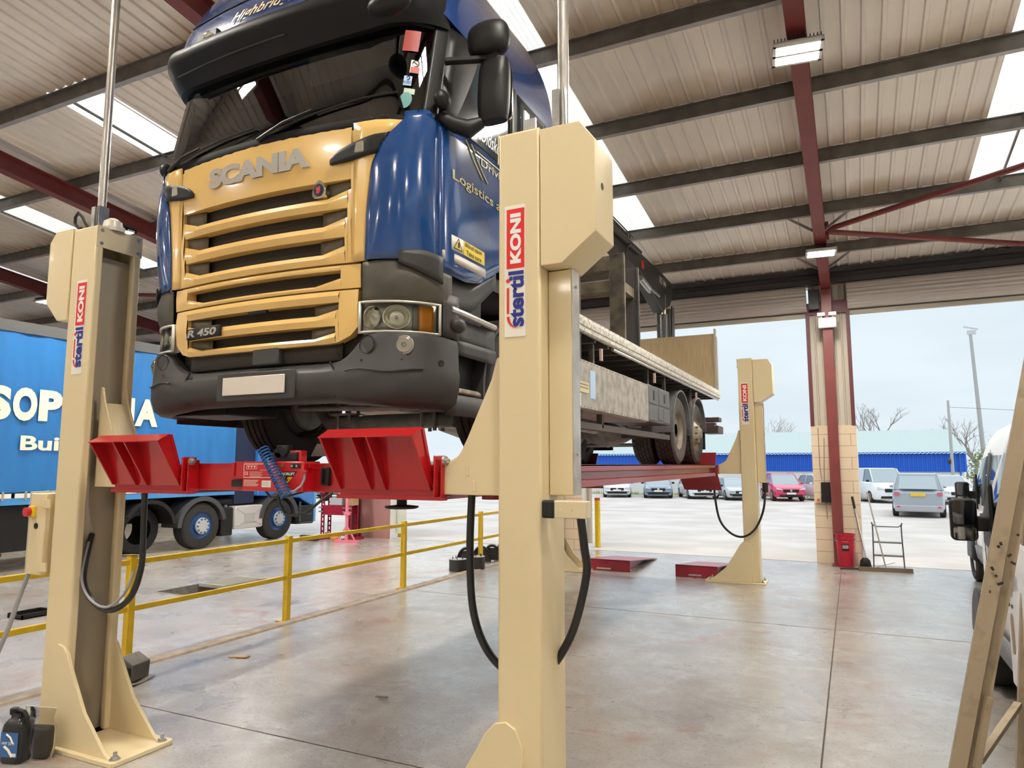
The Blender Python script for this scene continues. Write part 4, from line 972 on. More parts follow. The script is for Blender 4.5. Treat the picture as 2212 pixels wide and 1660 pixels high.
m = M(); P = [CS(.9+.455,1.35,.019),CS(.9+.54,1.35,.019),CS(.9+.4975,1.42,.019)]; m.add(P, [(0,1,2)]); obj('warning_triangle', m, mat('tri_yellow', (.70,.52,.10), .45), dro); m = M(); m.tube(P+[P[0]], .003, 4); m.tube([CS(.9+.4975,1.362,.02),CS(.9+.4975,1.395,.02)], .006, 5); obj('triangle_mark', m, BLACK, dro)
obj('reflective_strip', M().grid(lambda u, v: CS(.9+.37+.49*u, 1.255+.06*v, .014), 4, 1), mat('strip_grey', (.52,.47,.42), .4), dro, solid=.002)
# ---- chassis
ch = obj('chassis', M().box(-.44,.55,.72,-.36,10.2,.98).box(.36,.55,.72,.44,10.2,.98), CHASS, TK, bevel=.01)
for y in (.6, 2.2, 3.4, 4.6, 5.8, 6.6, 9.6):
    box('crossmember', (-.37,y,.76,.37,y+.10,.94), CHASS, ch)
box('engine_sump', (-.33,.75,.48,.33,1.9,.80), AXLE, ch, .05); box('gearbox', (-.25,1.9,.55,.25,2.9,.9), DUST, ch, .06)
def tyre(name, x0, x1, y, r=.5, parent=None, mt=TYRE, rim='steer', face=1):
    """face=+1: outer side at larger x"""
    w = x1-x0; m = M()
    prof = [(r*.58,x0+w*.06),(r*.75,x0),(r*.92,x0+w*.01),(r*.985,x0+w*.09)]
    for k in range(4): a = x0+w*(.14+.18*k); prof += [(r,a),(r,a+w*.13),(r-.014,a+w*.14),(r-.014,a+w*.17)]
    prof += [(r,x0+w*.88),(r*.985,x1-w*.09),(r*.92,x1-w*.01),(r*.75,x1),(r*.58,x1-w*.06)]
    m.lathe(prof, (0,y,r), 'x', 48); t = obj(name, m, mt, parent or TK, ang=30)
    xo, sg = (x1, 1) if face > 0 else (x0, -1)
    m = M()
    if rim == 'steer':  pr_ = [(.29,-.02),(.285,-.05),(.25,-.07),(.20,-.06),(.16,.01),(.10,.03),(.07,.06),(0,.062)]
    else:               pr_ = [(.29,-.02),(.28,-.06),(.265,-.18),(.20,-.20),(.15,-.18),(.10,-.15),(.08,-.10),(0,-.095)]
    m.lathe([(q*r*2,xo+sg*h) for q, h in pr_], (0,y,r), 'x', 40); rm = obj('rim', m, RIM, t, ang=30)
    m = M()
    for k in range(10):
        a = 2*pi*k/10; h = pr_[4][1]-.01; m.cyl((xo+sg*(h-.02),y+.165*cos(a)*r*2,r+.165*sin(a)*r*2),(xo+sg*(h+.03),y+.165*cos(a)*r*2,r+.165*sin(a)*r*2),.015,6)
        if face > 0 and rim == 'steer': obj('wheel_nut', m, CHASS, t); m = M()
    if m.v: obj('nut_ring', m.lathe([(.155,xo+sg*h),(.18,xo+sg*h)], (0,y,r), 'x', 30), CHASS, t)
    xi = x0 if face > 0 else x1
    m = M(); m.lathe([(.29*2*r,xi+sg*.03),(.27*2*r,xi+sg*.05),(.26*2*r,xi+sg*.20),(.10,xi+sg*.22)], (0,y,r), 'x', 36); obj('inner_rim', m, CHASS, t, ang=30)
    m = M(); m.lathe([(.22,xi+sg*.0),(.22,xi+sg*.16),(.08,xi+sg*.17)], (0,y,r), 'x', 28); m.lathe([(.21,xi-sg*.0),(.20,xi-sg*.03),(.07,xi-sg*.05),(0,xi-sg*.05)], (0,y,r), 'x', 28); obj('brake', m, AXLE, t, ang=30)
    return t
tyre('wheel', .86, 1.17, 1.48, face=1); tyre('wheel', -1.17, -.86, 1.48, face=-1)
for s in (-1, 1):
    tyre('wheel', *( (.84,1.12) if s > 0 else (-1.12,-.84) ), 7.25, parent=TK, mt=TYRED, rim='drive', face=s)
    tyre('wheel', *( (.50,.78) if s > 0 else (-.78,-.50) ), 7.25, parent=TK, mt=TYRED, rim='drive', face=s)
    tyre('wheel', *( (.82,1.13) if s > 0 else (-1.13,-.82) ), 8.55, parent=TK, mt=TYRED, rim='steer', face=s)
# tread grooves on the rear tyres
for o in [o for o in TK.children if o.name.startswith('wheel') and o.data.materials[0] == TYRED]:
    xs = [v.co.x for v in o.data.vertices]; ys = [v.co.y for v in o.data.vertices]; cy = (min(ys)+max(ys))/2; x0, x1 = min(xs), max(xs); m = M()
    for k in range(36):
        a = 2*pi*k/36
        for j in range(4):
            xa = x0+(x1-x0)*(.10+.20*j); aa = a+(j % 2)*pi/36; p = Vector((xa,cy-.501*cos(aa),.5+.501*sin(aa))); m.bar(p, p+Vector(((x1-x0)*.19,0,0)), .010, .010)
    obj('tread_groove', m, BLACK, o)
# axles and underbody
m = M(); m.tube([(-.88,1.48,.50),(-.74,1.48,.50),(-.62,1.48,.345),(.62,1.48,.345),(.74,1.48,.50),(.88,1.48,.50)], .062, 12); fa = obj('front_axle', m, AXLE, TK)
for x in (-.42, .42):
    m = M(); m.box(x-.10,1.38,.405,x+.10,1.58,.42); 
    for dy in (1.42,1.54): m.cyl((x-.06,dy,.26),(x-.06,dy,.50),.016,6); m.cyl((x+.06,dy,.26),(x+.06,dy,.50),.016,6)
    obj('spring_plate', m, DUST, fa)
m = M(); m.tube([(-.75,1.25,.46),(0,1.22,.44),(.75,1.25,.46)], .022, 10); obj('track_rod', m, DUST, fa)
m = M()
for k in range(5): m.tube([(-.30+.05*k,1.05,.60),(-.1+.07*k,1.15+.04*k,.55),(.35,1.2+.03*k,.57),(.6,1.3,.66)], .018, 8)
obj('pipework', m, DUST, fa)
m = M(); m.grid(lambda u, v: (-.62+.60*u, .22+.45*v, .40+.06*v+.015*sin(6*u)), 10, 6); obj('splash_shield', m, mat('shield', (.22,.215,.21), .35, .5, var=.3, vscale=6), TK, solid=.006)
m = M(); m.grid(lambda u, v: (.42+.66*u, .20+.50*v, .40+.07*v-.015*sin(3*u)), 10, 6); obj('splash_shield', m, mat('shield_dark', (.12,.10,.10), .4, .1, var=.5, vscale=9), TK, solid=.006)
m = M()
for k in range(14): m.bar((.0,.26+.03*k,.41+.004*k),(.42,.26+.03*k,.41+.004*k),.007,.004)
for k in range(16): m.bar((.0+.028*k,.26,.41),(.0+.028*k,.67,.463),.007,.004)
obj('wire_mesh', m, DUST, TK)
box('under_tray', (-1.12,.30,.345,-.55,.80,.42), BLACK, None, .01)
m = M(); m.tube([(0,2.9,.72),(0,5.0,.66),(0,7.05,.60)], .055, 12); ps = obj('propshaft', m, DUST, TK)
m = M(); m.tube([(.62,2.2,.50),(.60,3.2,.48),(.55,4.4,.45),(.45,5.3,.45)], .07, 14); obj('exhaust_pipe', m, mat('pipe_grey', (.42,.40,.37), .5, var=.3, vscale=8), TK)
m = M(); m.tube([(-.86,7.25,.50),(-.42,7.25,.50),(-.28,7.25,.52),(0,7.25,.55),(.28,7.25,.52),(.42,7.25,.50),(.86,7.25,.50)], [.085,.10,.20,.30,.20,.10,.085], 18); ra = obj('rear_axle', m, DUST, TK)
m = M(); m.tube([(-.8,7.62,.50),(-.7,7.66,.30),(.7,7.66,.30),(.8,7.62,.50)], .03, 8); obj('stabiliser', m, mat('bar_grey', (.36,.34,.31), .5), ra)
m = M(); m.tube([(0,7.0,.58),(0,6.85,.59)], [.17,.09], 16); obj('pinion_nose', m, DUST, ra)
m = M(); m.tube([(-.86,8.55,.50),(.86,8.55,.50)], .065, 14); obj('tag_axle', m, CHASS, TK)
for s in (-1, 1):
    m = M(); m.cyl((s*.52,6.95,.62),(s*.52,6.95,.95),.12,18); m.cyl((s*.52,7.6,.62),(s*.52,7.6,.95),.12,18); m.cyl((s*.5,8.9,.62),(s*.5,8.9,.95),.12,18); obj('air_spring', m, BLACK, TK)
    m = M(); m.bar((s*.46,6.2,.62),(s*.46,7.25,.46),.07,.09); m.cyl((s*.60,6.62,.52),(s*.60,6.62,.60),.10,18); obj('trailing_arm', m, DUST, TK)
    m = M(); m.lathe([(0,-.03),(.10,-.03),(.11,0),(.10,.03),(0,.03)], (s*.62,6.80,.50), 'y', 18); obj('brake_chamber', m, DUST, TK)
    m = M()
    for dy in (-.045,.045): m.lathe([(.112,dy-.015),(.116,dy-.015),(.116,dy+.015),(.112,dy+.015)], (s*.62,6.80,.50), 'y', 18)
    obj('chamber_band', m, YELP, TK)
m = M(); m.cyl((.75,2.40,.42),(.75,3.35,.42),.11,18); at = obj('air_tank', m, YELP, TK)
m = M(); m.tube([(-.05,2.35,.33),(.30,2.30,.30),(.55,2.35,.30),(.80,2.45,.36)], [.02,.10,.13,.06], 14); obj('silencer', m, mat('silencer_grey', (.60,.57,.53), .4, .3), TK)
m = M(); m.lathe([(.03,0),(.13,0),(.14,.03),(.13,.10),(.06,.10)], (.78,2.0,.30), 'y', 20); obj('yellow_ring', m, YELP, TK)
# ---- flat bed
bed = obj('flatbed', M().box(-1.22,2.62,1.29,1.22,10.25,1.34), mat('bed_boards', (.16,.12,.08), .7), TK)
m = M()
k = 2.8
while k < 10.2: m.box(-1.18,k,1.19,1.18,k+.06,1.29); k += .42
obj('bed_bearer', m, mat('bearer_grey', (.10,.09,.08), .6), bed)
m = M(); m.box(-.44,2.62,.98,-.36,10.2,1.19); m.box(.36,2.62,.98,.44,10.2,1.19); obj('sub_frame', m, CHASS, bed)
for s in (-1, 1):
    X = s*1.22
    pr_ = [(X-s*.03,1.215),(X,1.215),(X+s*.012,1.23),(X+s*.012,1.26),(X+s*.002,1.268),(X+s*.002,1.275),(X+s*.014,1.282),(X+s*.014,1.335),(X+s*.002,1.345),(X-s*.004,1.375),(X-s*.05,1.375),(X-s*.05,1.345),(X-s*.03,1.335)]
    m = M(); m.prism([(a, b) for a, b in pr_], 'y', 2.62, 10.27); rl = obj('side_rail', m, DIRTW, bed)
    m = M()
    for k in range(60): m.cyl((X+s*.0135,2.75+.125*k,1.30),(X+s*.0145,2.75+.125*k,1.30),.008,6); 
    for k in range(60): m.cyl((X-s*.002,2.70+.125*k,1.362),(X+s*.0,2.70+.125*k,1.362),.008,6)
    obj('rivet', m, CHASS, bed)
    m = M(); m.cyl((X-s*.02,3.75,1.195),(X-s*.02,10.2,1.195),.018,8); obj('load_pole', m, ALU, bed)
    for y in (3.35, 5.45, 6.35, 8.1):
        m = M(); m.prism([(y,1.2),(y+.05,1.2),(y+.05,.99),(y+.03,.80),(y,.80)], 'x', X-s*.12-.02, X-s*.12+.02); br = obj('rail_bracket', m, CHASS, bed)
        if y != 6.35:
            m = M(); m.box(X-.012-s*.01,y-.03,1.02,X+.012-s*.01,y+.01,1.14); obj('marker_light', m, mat('marker_pink', (.55,.40,.35), .4), bed)
# side box, plastic box, side guard
sb = obj('side_box', M().prism([(.62,.52),(1.17,.50),(1.19,.53),(1.19,.965),(1.16,.985),(.62,.985)], 'y', 2.42, 5.15), mat('box_side', (.36,.33,.28), .55, .2, var=.2, vscale=6), TK, bevel=.006)
obj('box_panel', M().box(1.191,2.60,.515,1.203,5.15,.965), DIRTALU, sb, bevel=.003)
m = M()
for k in range(26):
    for z in (.53,.95): m.cyl((1.203,2.66+.098*k,z),(1.206,2.66+.098*k,z),.006,6)
obj('rivet', m, CHASS, sb)
obj('blue_notice', M().box(1.2035,3.02,.62,1.206,3.17,.89), mat('notice_blue', (.42,.58,.78), .5), sb)
obj('yellow_notice', M().box(1.2035,2.62,.66,1.2065,2.98,.76), mat('notice_yellow', (.62,.52,.30), .5), sb)
m = M()
for z in (.705,.735): 
    for k in range(8): m.box(1.2068,2.74+.028*k,z-.008,1.207,2.76+.028*k,z+.004)
m.add([(1.207,2.64,.675),(1.207,2.71,.675),(1.207,2.675,.745)], [(0,1,2)]); obj('notice_print', m, CHASS, sb)
obj('white_notice', M().box(1.2035,2.64,.53,1.2065,2.76,.645), STICK, sb)
pb = obj('plastic_box', M().prism(rrect(5.17,.52,6.32,.985,.03), 'x', .64, 1.19), mat('box_grey', (.085,.085,.088), .5), TK, bevel=.01)
for a in ((5.20,.75,5.66,.965),(5.72,.75,6.28,.965),(5.20,.54,5.62,.72),(5.95,.54,6.28,.72),(5.68,.56,5.90,.73)):
    obj('moulded_panel', M().box(1.185,a[0],a[1],1.198,a[2],a[3]), mat('panel_grey', (.105,.105,.108), .5), pb, bevel=.008)
for y in (5.44, 6.0): obj('catch', M().box(1.195,y-.03,.80,1.204,y+.03,.92), BLACK, pb, bevel=.01)
m = M()
for a in ((2.80,.34,2.86,.52),(3.55,.36,3.60,.52),(2.80,.33,6.5,.40),(2.86,.44,2.98,.52)): m.box(1.08,a[0],a[1],1.14,a[2],a[3])
m.box(.5,2.8,.36,1.1,2.86,.42); m.box(.5,6.3,.36,1.1,6.36,.42); obj('side_guard', m, mat('guard_dark', (.07,.058,.05), .6), TK, bevel=.004)
box('side_box_left', (-1.19,2.4,.52,-.62,6.3,.98), DIRTALU, None, .01)
# rear mudguards
for s in (-1, 1):
    for cy in (7.25, 8.55):
        A = [radians(a) for a in range(-5, 176, 6)]; n = len(A)
        ps = [(cy-.575*cos(a), .5+.575*sin(a)) for a in A]+[(cy-.60*cos(a), .5+.60*sin(a)) for a in reversed(A)]
        vs = [(s*.50, p[0], p[1]) for p in ps]+[(s*1.16, p[0], p[1]) for p in ps]; m = M()
        m.add(vs, [(i,(i+1) % (2*n),(i+1) % (2*n)+2*n,i+2*n) for i in range(2*n)]+[(i,i+1,2*n-2-i,2*n-1-i) for i in range(n-1)]+[(2*n+i,2*n+2*n-1-i,2*n+2*n-2-i,2*n+i+1) for i in range(n-1)])
        obj('rear_mudguard', m, mat('mudguard_grey', (.17,.17,.17), .4, var=.4, vscale=6), TK)
obj('mud_flap', M().box(.55,9.22,.25,1.12,9.24,.85), BLACK, TK); obj('mud_flap', M().box(-1.12,9.22,.25,-.55,9.24,.85), BLACK, TK)
m = M(); m.box(-1.15,9.95,.62,1.18,10.10,.76); m.box(-1.2,10.0,.78,1.24,10.3,.86); m.box(.95,9.9,.56,1.24,10.45,.70); rb = obj('rear_bumper', m, mat('rear_brown', (.09,.055,.05), .6), TK, bevel=.01)
obj('rear_light', M().box(1.02,10.30,.80,1.20,10.34,.86), STICK, rb)
# headboard, tail board
m = M(); m.box(1.02,2.66,.92,1.16,2.72,2.9); m.box(1.10,2.72,.95,1.20,2.80,2.9); m.box(-1.2,2.66,1.34,-1.08,2.76,2.9); m.box(-1.2,2.66,2.4,1.2,2.72,2.5); m.box(-1.1,2.66,1.36,1.1,2.70,2.0); obj('headboard', m, mat('headboard', (.055,.045,.04), .6), TK, bevel=.005)
tb = obj('tail_board', M().box(-1.20,10.20,1.30,1.16,10.25,2.46), PLY, TK)
m = M(); m.box(1.16,10.19,1.25,1.20,10.28,2.55); m.box(1.20,10.2,1.25,1.215,10.26,2.4); m.box(-1.24,10.19,1.25,-1.20,10.28,2.55); obj('board_post', m, mat('post_alu', (.42,.39,.32), .5, .4), tb)
# stake frames on the bed
for i, (y, zt_) in enumerate(((4.38,2.42),(4.98,2.40))):
    m = M(); m.box(-1.14,y-.02,1.34,-.98,y+.10,zt_); obj('stake_post', m, MUDST, TK, bevel=.006)
    m = M(); m.box(.98,y-.02,1.34,1.14,y+.10,zt_); m.box(1.14,y-.03,1.34,1.165,y+.0,zt_)
    if i == 0:
        mb = M(); mb.box(-.98,y+.005,2.24,.98,y+.095,2.415); mb.box(-.98,y,1.98,.98,y+.12,2.12); obj('stake_beam', mb, mat('beam_mud', (.26,.21,.14), .65, col2=(.12,.10,.07), vscale=5), TK, bevel=.006)
    else:
        mb = M(); mb.box(-.98,y,2.10,.98,y+.10,2.24); obj('stake_beam', mb, MUDST, TK, bevel=.006)
    obj('stake_post', m, mat('stake_dark', (.055,.05,.045), .6, col2=(.16,.13,.09), vscale=7) if i == 0 else mat('stake_dark_two', (.05,.046,.042), .55), TK, bevel=.006)
m = M(); m.box(.96,4.44,2.02,1.10,5.0,2.14); obj('stake_link', m, MUDST, TK, bevel=.006)
# loading crane folded along the bed
X = .12
m = M(); m.prism([(10.15,2.95),(10.35,3.05),(10.75,3.20),(11.0,3.42),(11.05,3.62),(10.9,3.72),(10.2,3.74),(5.2,3.66),(5.2,3.36),(8.6,3.38)], 'x', X-.10, X+.10); cr = obj('crane_boom', m, DKBR, TK, bevel=.01)
text('XS 144', STICK, cr, (X+.102,9.9,3.50), (0,1,0), (0,0,1), .55, .13, .02)
obj('boom_label', M().box(X+.1,8.62,3.46,X+.104,8.78,3.60), KRED, cr)
m = M(); m.prism([(4.4,3.62),(7.9,3.70),(7.9,3.86),(4.4,3.86)], 'x', X-.08, X+.08); m.cyl((X+.13,5.0,3.60),(X+.13,8.4,3.66),.05,10); m.cyl((X+.05,5.0,3.92),(X+.05,8.3,3.92),.012,6); m.cyl((X-.03,5.0,3.92),(X-.03,8.3,3.92),.012,6)
for y in (5.6, 6.8, 8.1): m.bar((X+.05,y,3.84),(X+.05,y,3.93),.02,.02)
m.tube([(X+.16,7.4,3.3),(X+.17,7.5,3.5),(X+.16,7.8,3.66),(X+.12,8.4,3.70)], .02, 8); obj('crane_extension', m, mat('crane_dark_two', (.05,.04,.038), .5), TK, bevel=.006)
m = M(); m.box(X-.12,10.50,1.0,X+.16,10.85,3.1); m.box(X+.16,10.55,1.2,X+.19,10.75,3.15); obj('crane_column', m, mat('crane_column', (.045,.040,.038), .5), TK, bevel=.015)
m = M(); m.cyl((X+.06,10.38,1.6),(X+.06,10.38,2.95),.085,18); cy = obj('crane_cylinder', m, mat('cyl_dark', (.06,.062,.06), .4), TK)
m = M(); m.cyl((X+.06,10.38,2.95),(X+.06,10.38,3.35),.045,14); obj('piston_rod', m, mat('rod', (.55,.42,.32), .3, .6), cy)
m = M(); m.tube([(X+.05,8.7,3.30),(X+.05,9.4,3.22),(X+.05,9.9,3.22)], .06, 12); obj('boom_cylinder', m, STEEL, TK)
m = M(); m.box(-.6,9.7,.95,.6,10.9,1.12); obj('crane_base', m, CHASS, TK)
# ================================================================== CURTAIN-SIDE TRAILER AND TRACTOR (left bay)
TX = -13.3
tr = thing('curtain_trailer', 'blue curtain-sided trailer with big white letters, far left', 'trailer', (TX, 6, 0))
def lx(x, y, z): return (x-TX, y-6, z)
m = M(); n = 220
def cur(u, v):
    y = -1.2+13.5*u; z = 1.40+2.86*v
    return (.012*sin(y*9)+.008*sin(y*23+z)*(1-abs(v-.5)), y-6, z)
m.grid(cur, n, 6); m.box(-2.5,-7.2,1.38,-.04,6.28,4.26); obj('curtain', m, TBLUE, tr, ang=60)
obj('top_rail', M().box(-2.52,-7.2,4.24,.03,6.32,4.44), mat('rail_grey', (.10,.10,.105), .4), tr)
m = M(); m.box(-2.5,-7.2,1.18,.02,6.3,1.30); obj('side_rave', m, mat('rave_blue', (.06,.28,.62), .4), tr)
m = M()
for k in range(18): m.box(.02,-1.0+.4*k,1.30,.03,-.66+.4*k,1.38)
obj('marker_strip', m, STICK, tr)
m = M()
for k in range(20): m.box(.025,-1.1+.38*k,1.26,.035,-1.06+.38*k,1.42)
obj('buckle', m, STEEL, tr)
def tl(body, y0, z0, wd, ht, off=.05): text(body, LETW, tr, (.03, y0-6, z0), (0,1,0), (0,0,1), wd, ht, off)
for ch, y0, y1 in (('S',6.83,7.22),('O',7.245,7.66),('P',7.69,8.11),('R',8.14,8.56),('E',8.59,8.93),('M',8.96,9.58),('A',9.60,10.13)):
    tl(ch, y0, 2.68 if ch not in 'SO' else 2.665, y1-y0, .57 if ch not in 'SO' else .60, .055)
tl('Building', 7.42, 2.14-.075, 1.75, .34, .03)
obj('trailer_chassis', M().box(-1.9,-6,.90,-.6,5.9,1.18), BLACK, tr)
m = M(); m.box(-.6,1.0,.35,-.1,1.2,1.0); m.box(-.7,.9,.3,-.05,1.3,.36); obj('landing_leg', m, DARK, tr)
obj('underside_dark_block', M().box(-2.2,-5.5,.34,-.25,3.1,1.17), BLACK, tr, bevel=.02)  # black block added to darken the space under the trailer
for yy in (-.1, -1.45): obj('trailer_wheel', M().lathe([(0,0),(.30,.0),(.48,.0),(.51,-.03),(.51,-.3),(.3,-.3)], (-.06,yy+.6,.51), 'x', 32), TYRE, tr, ang=30)
NUTB = mat('nut_blue', (.05,.16,.30), .4)
def bwheel(y, parent, r=.51, dark=False):
    t = obj('wheel', M().lathe([(.30,.0),(.40,.02),(.48,.0),(r,-.03),(r,-.29),(.46,-.31),(.3,-.31)], (-.02,y,r), 'x', 40), TYRE, parent, ang=30)
    obj('rim', M().lathe([(.30,.0),(.285,-.03),(.24,-.05),(.20,-.04),(.185,.02)], (-.02,y,r), 'x', 32), mat('rim_blue', (.012,.06,.20), .35, coat=.3), t, ang=30)
    h = obj('hub', M().lathe([(.185,.02),(.18,.05),(.10,.055),(0,.055)], (-.02,y,r), 'x', 32), mat('hub_grey', (.55,.54,.52), .4, .2), t, ang=30)
    m = M()
    for k in range(10): a = 2*pi*k/10; m = M(); m.cyl((.02,y+.15*cos(a),r+.15*sin(a)),(.055,y+.15*cos(a),r+.15*sin(a)),.022,8); obj('wheel_nut', m, NUTB, t)
    return t
tc_ = thing('tractor_unit', 'blue tractor unit parked under the far left trailer', 'lorry', (TX, 12, 0))
bwheel(-.57, tc_); bwheel(1.80, tc_)
obj('frame', M().box(-1.7,-2.2,.62,-.75,2.4,.95), BLACK, tc_)
obj('rear_tyre', M().lathe([(.30,.0),(.48,.0),(.51,-.03),(.51,-.6),(.3,-.6)], (-.35,-1.9,.51), 'x', 32), BLACK, tc_)
def arch(y, a0, a1, ri, ro, mt, name='mudguard', x0=-.50, x1=.03):
    A = [radians(a0+(a1-a0)*k/26) for k in range(27)]; n = 27
    ps = [(y-ri*cos(a), .51+ri*sin(a)) for a in A]+[(y-ro*cos(a), .51+ro*sin(a)) for a in reversed(A)]
    vs = [(x0, p[0], p[1]) for p in ps]+[(x1, p[0], p[1]) for p in ps]; m = M()
    m.add(vs, [(i,(i+1) % (2*n),(i+1) % (2*n)+2*n,i+2*n) for i in range(2*n)]+[(i,i+1,2*n-2-i,2*n-1-i) for i in range(n-1)]+[(2*n+i,2*n+2*n-1-i,2*n+2*n-2-i,2*n+i+1) for i in range(n-1)])
    return obj(name, m, mt, tc_, ang=40)
MG = mat('arch_grey', (.06,.062,.066), .45)
arch(-.57, 0, 170, .56, .66, MG); arch(-1.9, 30, 170, .56, .64, BLACK)
obj('fuel_tank', M().prism([(.40,.35),(1.22,.35),(1.25,.38),(1.25,.86),(1.22,.90),(.40,.90),(.37,.86),(.37,.38)], 'x', -.6, .0), mat('tank_cover', (.60,.59,.57), .35, .2), tc_, bevel=.02)
m = M(); m.box(.0,.66,.50,.012,.98,.72)
for a, b in (((.44,.83),(.66,.70)),((.44,.42),(.66,.52)),((1.18,.83),(.98,.70)),((1.18,.42),(.98,.52))): m.bar((.004,a[0],a[1]),(.004,b[0],b[1]),.012,.016)
for yy in (.44, 1.18):
    for z in (.42,.83): m.cyl((0,yy,z),(.014,yy,z),.022,12)
obj('cover_relief', m, mat('relief', (.50,.49,.48), .4, .2), tc_)
obj('orange_label', M().box(.0,1.12,.58,.012,1.22,.63), mat('label_orange', (.7,.15,.03), .5), tc_)
obj('side_tank', M().box(-.55,.0,.22,-.03,.34,.88), BLACK, tc_, bevel=.03)
obj('filler_cap', M().cyl((-.15,.2,.88),(-.15,.2,.93),.04,12), mat('cap_blue', (.3,.35,.5), .4), tc_)
m = M(); m.prism([(1.05,1.12),(2.55,1.0),(3.05,.75),(3.10,.95),(3.10,2.3),(2.85,3.5),(1.05,3.7)], 'x', -2.45, .0); cb_ = obj('cab', m, TBLUE2, tc_, bevel=.04)
obj('cab_gap_shade', M().box(-2.4,.42,.95,-.12,1.04,3.4), mat('gap_shade', (.01,.02,.06), .6), tc_)  # dark block stands in for the shadow in the gap behind the cab
arch(1.80, 5, 178, .56, .68, MG, 'front_mudguard')
m = M(); m.prism([(2.42,.32),(3.05,.30),(3.12,.42),(3.10,.80),(2.42,.80)], 'x', -2.4, .01); obj('step_box', m, BLACK, tc_, bevel=.02)
m = M(); m.box(.0,2.5,.34,.03,2.56,.9); m.box(.0,2.5,.32,.03,3.05,.36); m.box(-.05,2.55,.55,.02,3.0,.58); obj('step_frame', m, MG, tc_)
obj('corner_panel', M().box(-2.4,3.06,.35,.02,3.16,1.5), mat('panel_blue', (.10,.36,.72), .3, coat=.5), tc_, bevel=.02)
obj('catwalk_tank', M().cyl((-.25,-.1,1.0),(-.25,.9,1.0),.10,14), BLACK, tc_)
m = M(); m.prism([(-2.6,.66),(-2.3,.9),(-2.25,.72),(-2.5,.55)], 'x', -.45, -.38); obj('orange_bracket', m, mat('orange', (.75,.12,.01), .5), tc_)
# ================================================================== LEFT SIDE OF THE BAY
# yellow guard rail along the kerb: one welded run, each post a part
gr = thing('guard_rail', 'yellow two-rail steel guard rail running beside the kerb', 'railing', (-6.30, 0, 0))
posts = [2.3,4.62,6.72,9.20,11.70,14.1]
for i, y in enumerate(posts):
    po = obj('post', M().box(-.035,y-.035,.01,.035,y+.035,1.02 if i != 1 else 1.02), YEL, gr, bevel=.004)
    obj('foot_plate', M().box(-.09,y-.09,.0,.09,y+.09,.012), YEL, po)
    if i == 1: obj('bent_cap', M().add([(-.06,y-.06,1.03),(.06,y-.06,1.035),(.05,y+.06,1.025),(-.09,y+.05,1.02)], [(0,1,2,3)]), mat('cap_dirty', (.45,.36,.16), .6), po, solid=.006)
for a, b in zip(posts, posts[1:]):
    for z in (.96,.52): obj('rail', M().box(-.022,a+.03,z-.025,.022,b-.03,z+.025), YEL, gr, bevel=.003)
tag(obj('floor_tray', M().box(-9.55,5.35,.0,-9.25,5.75,.012).box(-9.55,5.35,.0,-9.53,5.75,.06).box(-9.27,5.35,.0,-9.25,5.75,.06).box(-9.55,5.73,.0,-9.25,5.75,.06).box(-9.55,5.35,0,-9.25,5.37,.05), BLACK), 'black open tray on the floor beyond the left guard rail', 'tray')
t = thing('pit_grating', 'pale lifted grating lying in the pit opening', 'grating', (-9.15, 8.5, .0))
m = M(); m.box(-.28,-.4,-.03,.28,-.37,.02); m.box(-.28,.37,-.03,.28,.4,.02)
for k in range(15): m.box(-.27+.038*k,-.37,-.03,-.262+.038*k,.37,.02)
obj('bars', m, mat('pale_steel', (.5,.48,.43), .5), t)
# debris box at the railing foot
t = thing('junk_box', 'grimy grey metal box by the foot of the yellow post', 'box', (-5.86, 4.30, 0), .25)
m = M(); m.prism([(-.13,.02),(.14,.02),(.15,.16),(.03,.23),(-.13,.17)], 'y', -.10, .12); obj('casing', m, mat('casing', (.15,.13,.11), .5, .2, var=.4, vscale=9), t, bevel=.008)
obj('dark_face', M().prism([(-.02,.035),(.13,.035),(.135,.14),(.03,.15),(-.02,.13)], 'y', -.108, -.10), BLACK, t)
m = M(); m.grid(lambda u, v: (-.17+.36*u, -.16+.30*v, .012+.012*sin(9*u)*cos(7*v)), 10, 8); obj('crumpled_sheet', m, mat('sheet', (.25,.22,.18), .5), t, solid=.006)
m = M(); m.cyl((-.16,-.02,.06),(-.16,.08,.06),.05,14); obj('knob', m, BLACK, t)
for lb, x, y in (('flat scrap of card on the floor near the yellow rail', -5.55, 5.3),('small offcut of tube lying on the bare floor', -3.55, 4.9)):
    tag(obj('scrap', M().add([(x-.10,y-.06,.004),(x+.10,y-.02,.012),(x+.08,y+.06,.006),(x-.06,y+.03,.004)] if 'card' in lb else [(x-.05,y-.012,.012),(x+.05,y+.01,.012),(x+.05,y+.03,.012),(x-.05,y+.01,.012)], [(0,1,2,3)]), CARDB if 'card' in lb else DUST, solid=.008), lb, 'scrap')
# oil jug and bag by the left column
t = thing('oil_jug', 'black plastic oil jug with blue label, lower left corner', 'jug', (-4.945, 2.885, 0), .30)
m = M(); R = []
for z, w, d in ((0,.070,.047),(.012,.078,.054),(.20,.078,.054),(.235,.070,.048),(.262,.05,.034),(.268,.036,.026),(.30,.034,.024)):
    R.append([(px*w, py*d, z) for px, py in [(cos(a)*(abs(cos(a))+abs(sin(a)))**-.0*(1/max(abs(cos(a)),abs(sin(a))))**.75, sin(a)*(1/max(abs(cos(a)),abs(sin(a))))**.75) for a in [2*pi*k/28 for k in range(28)]]])
m.loft(R); obj('body', m, mat('jug_black', (.012,.012,.013), .3), t, ang=50)
obj('handle', M().tube([(-.025,0,.285),(-.0,0,.315),(.045,0,.305),(.068,0,.27),(.07,0,.215)], .013, 10), BLACK, t)
obj('cap', M().cyl((-.03,0,.29),(-.03,0,.325),.026,18), BLACK, t)
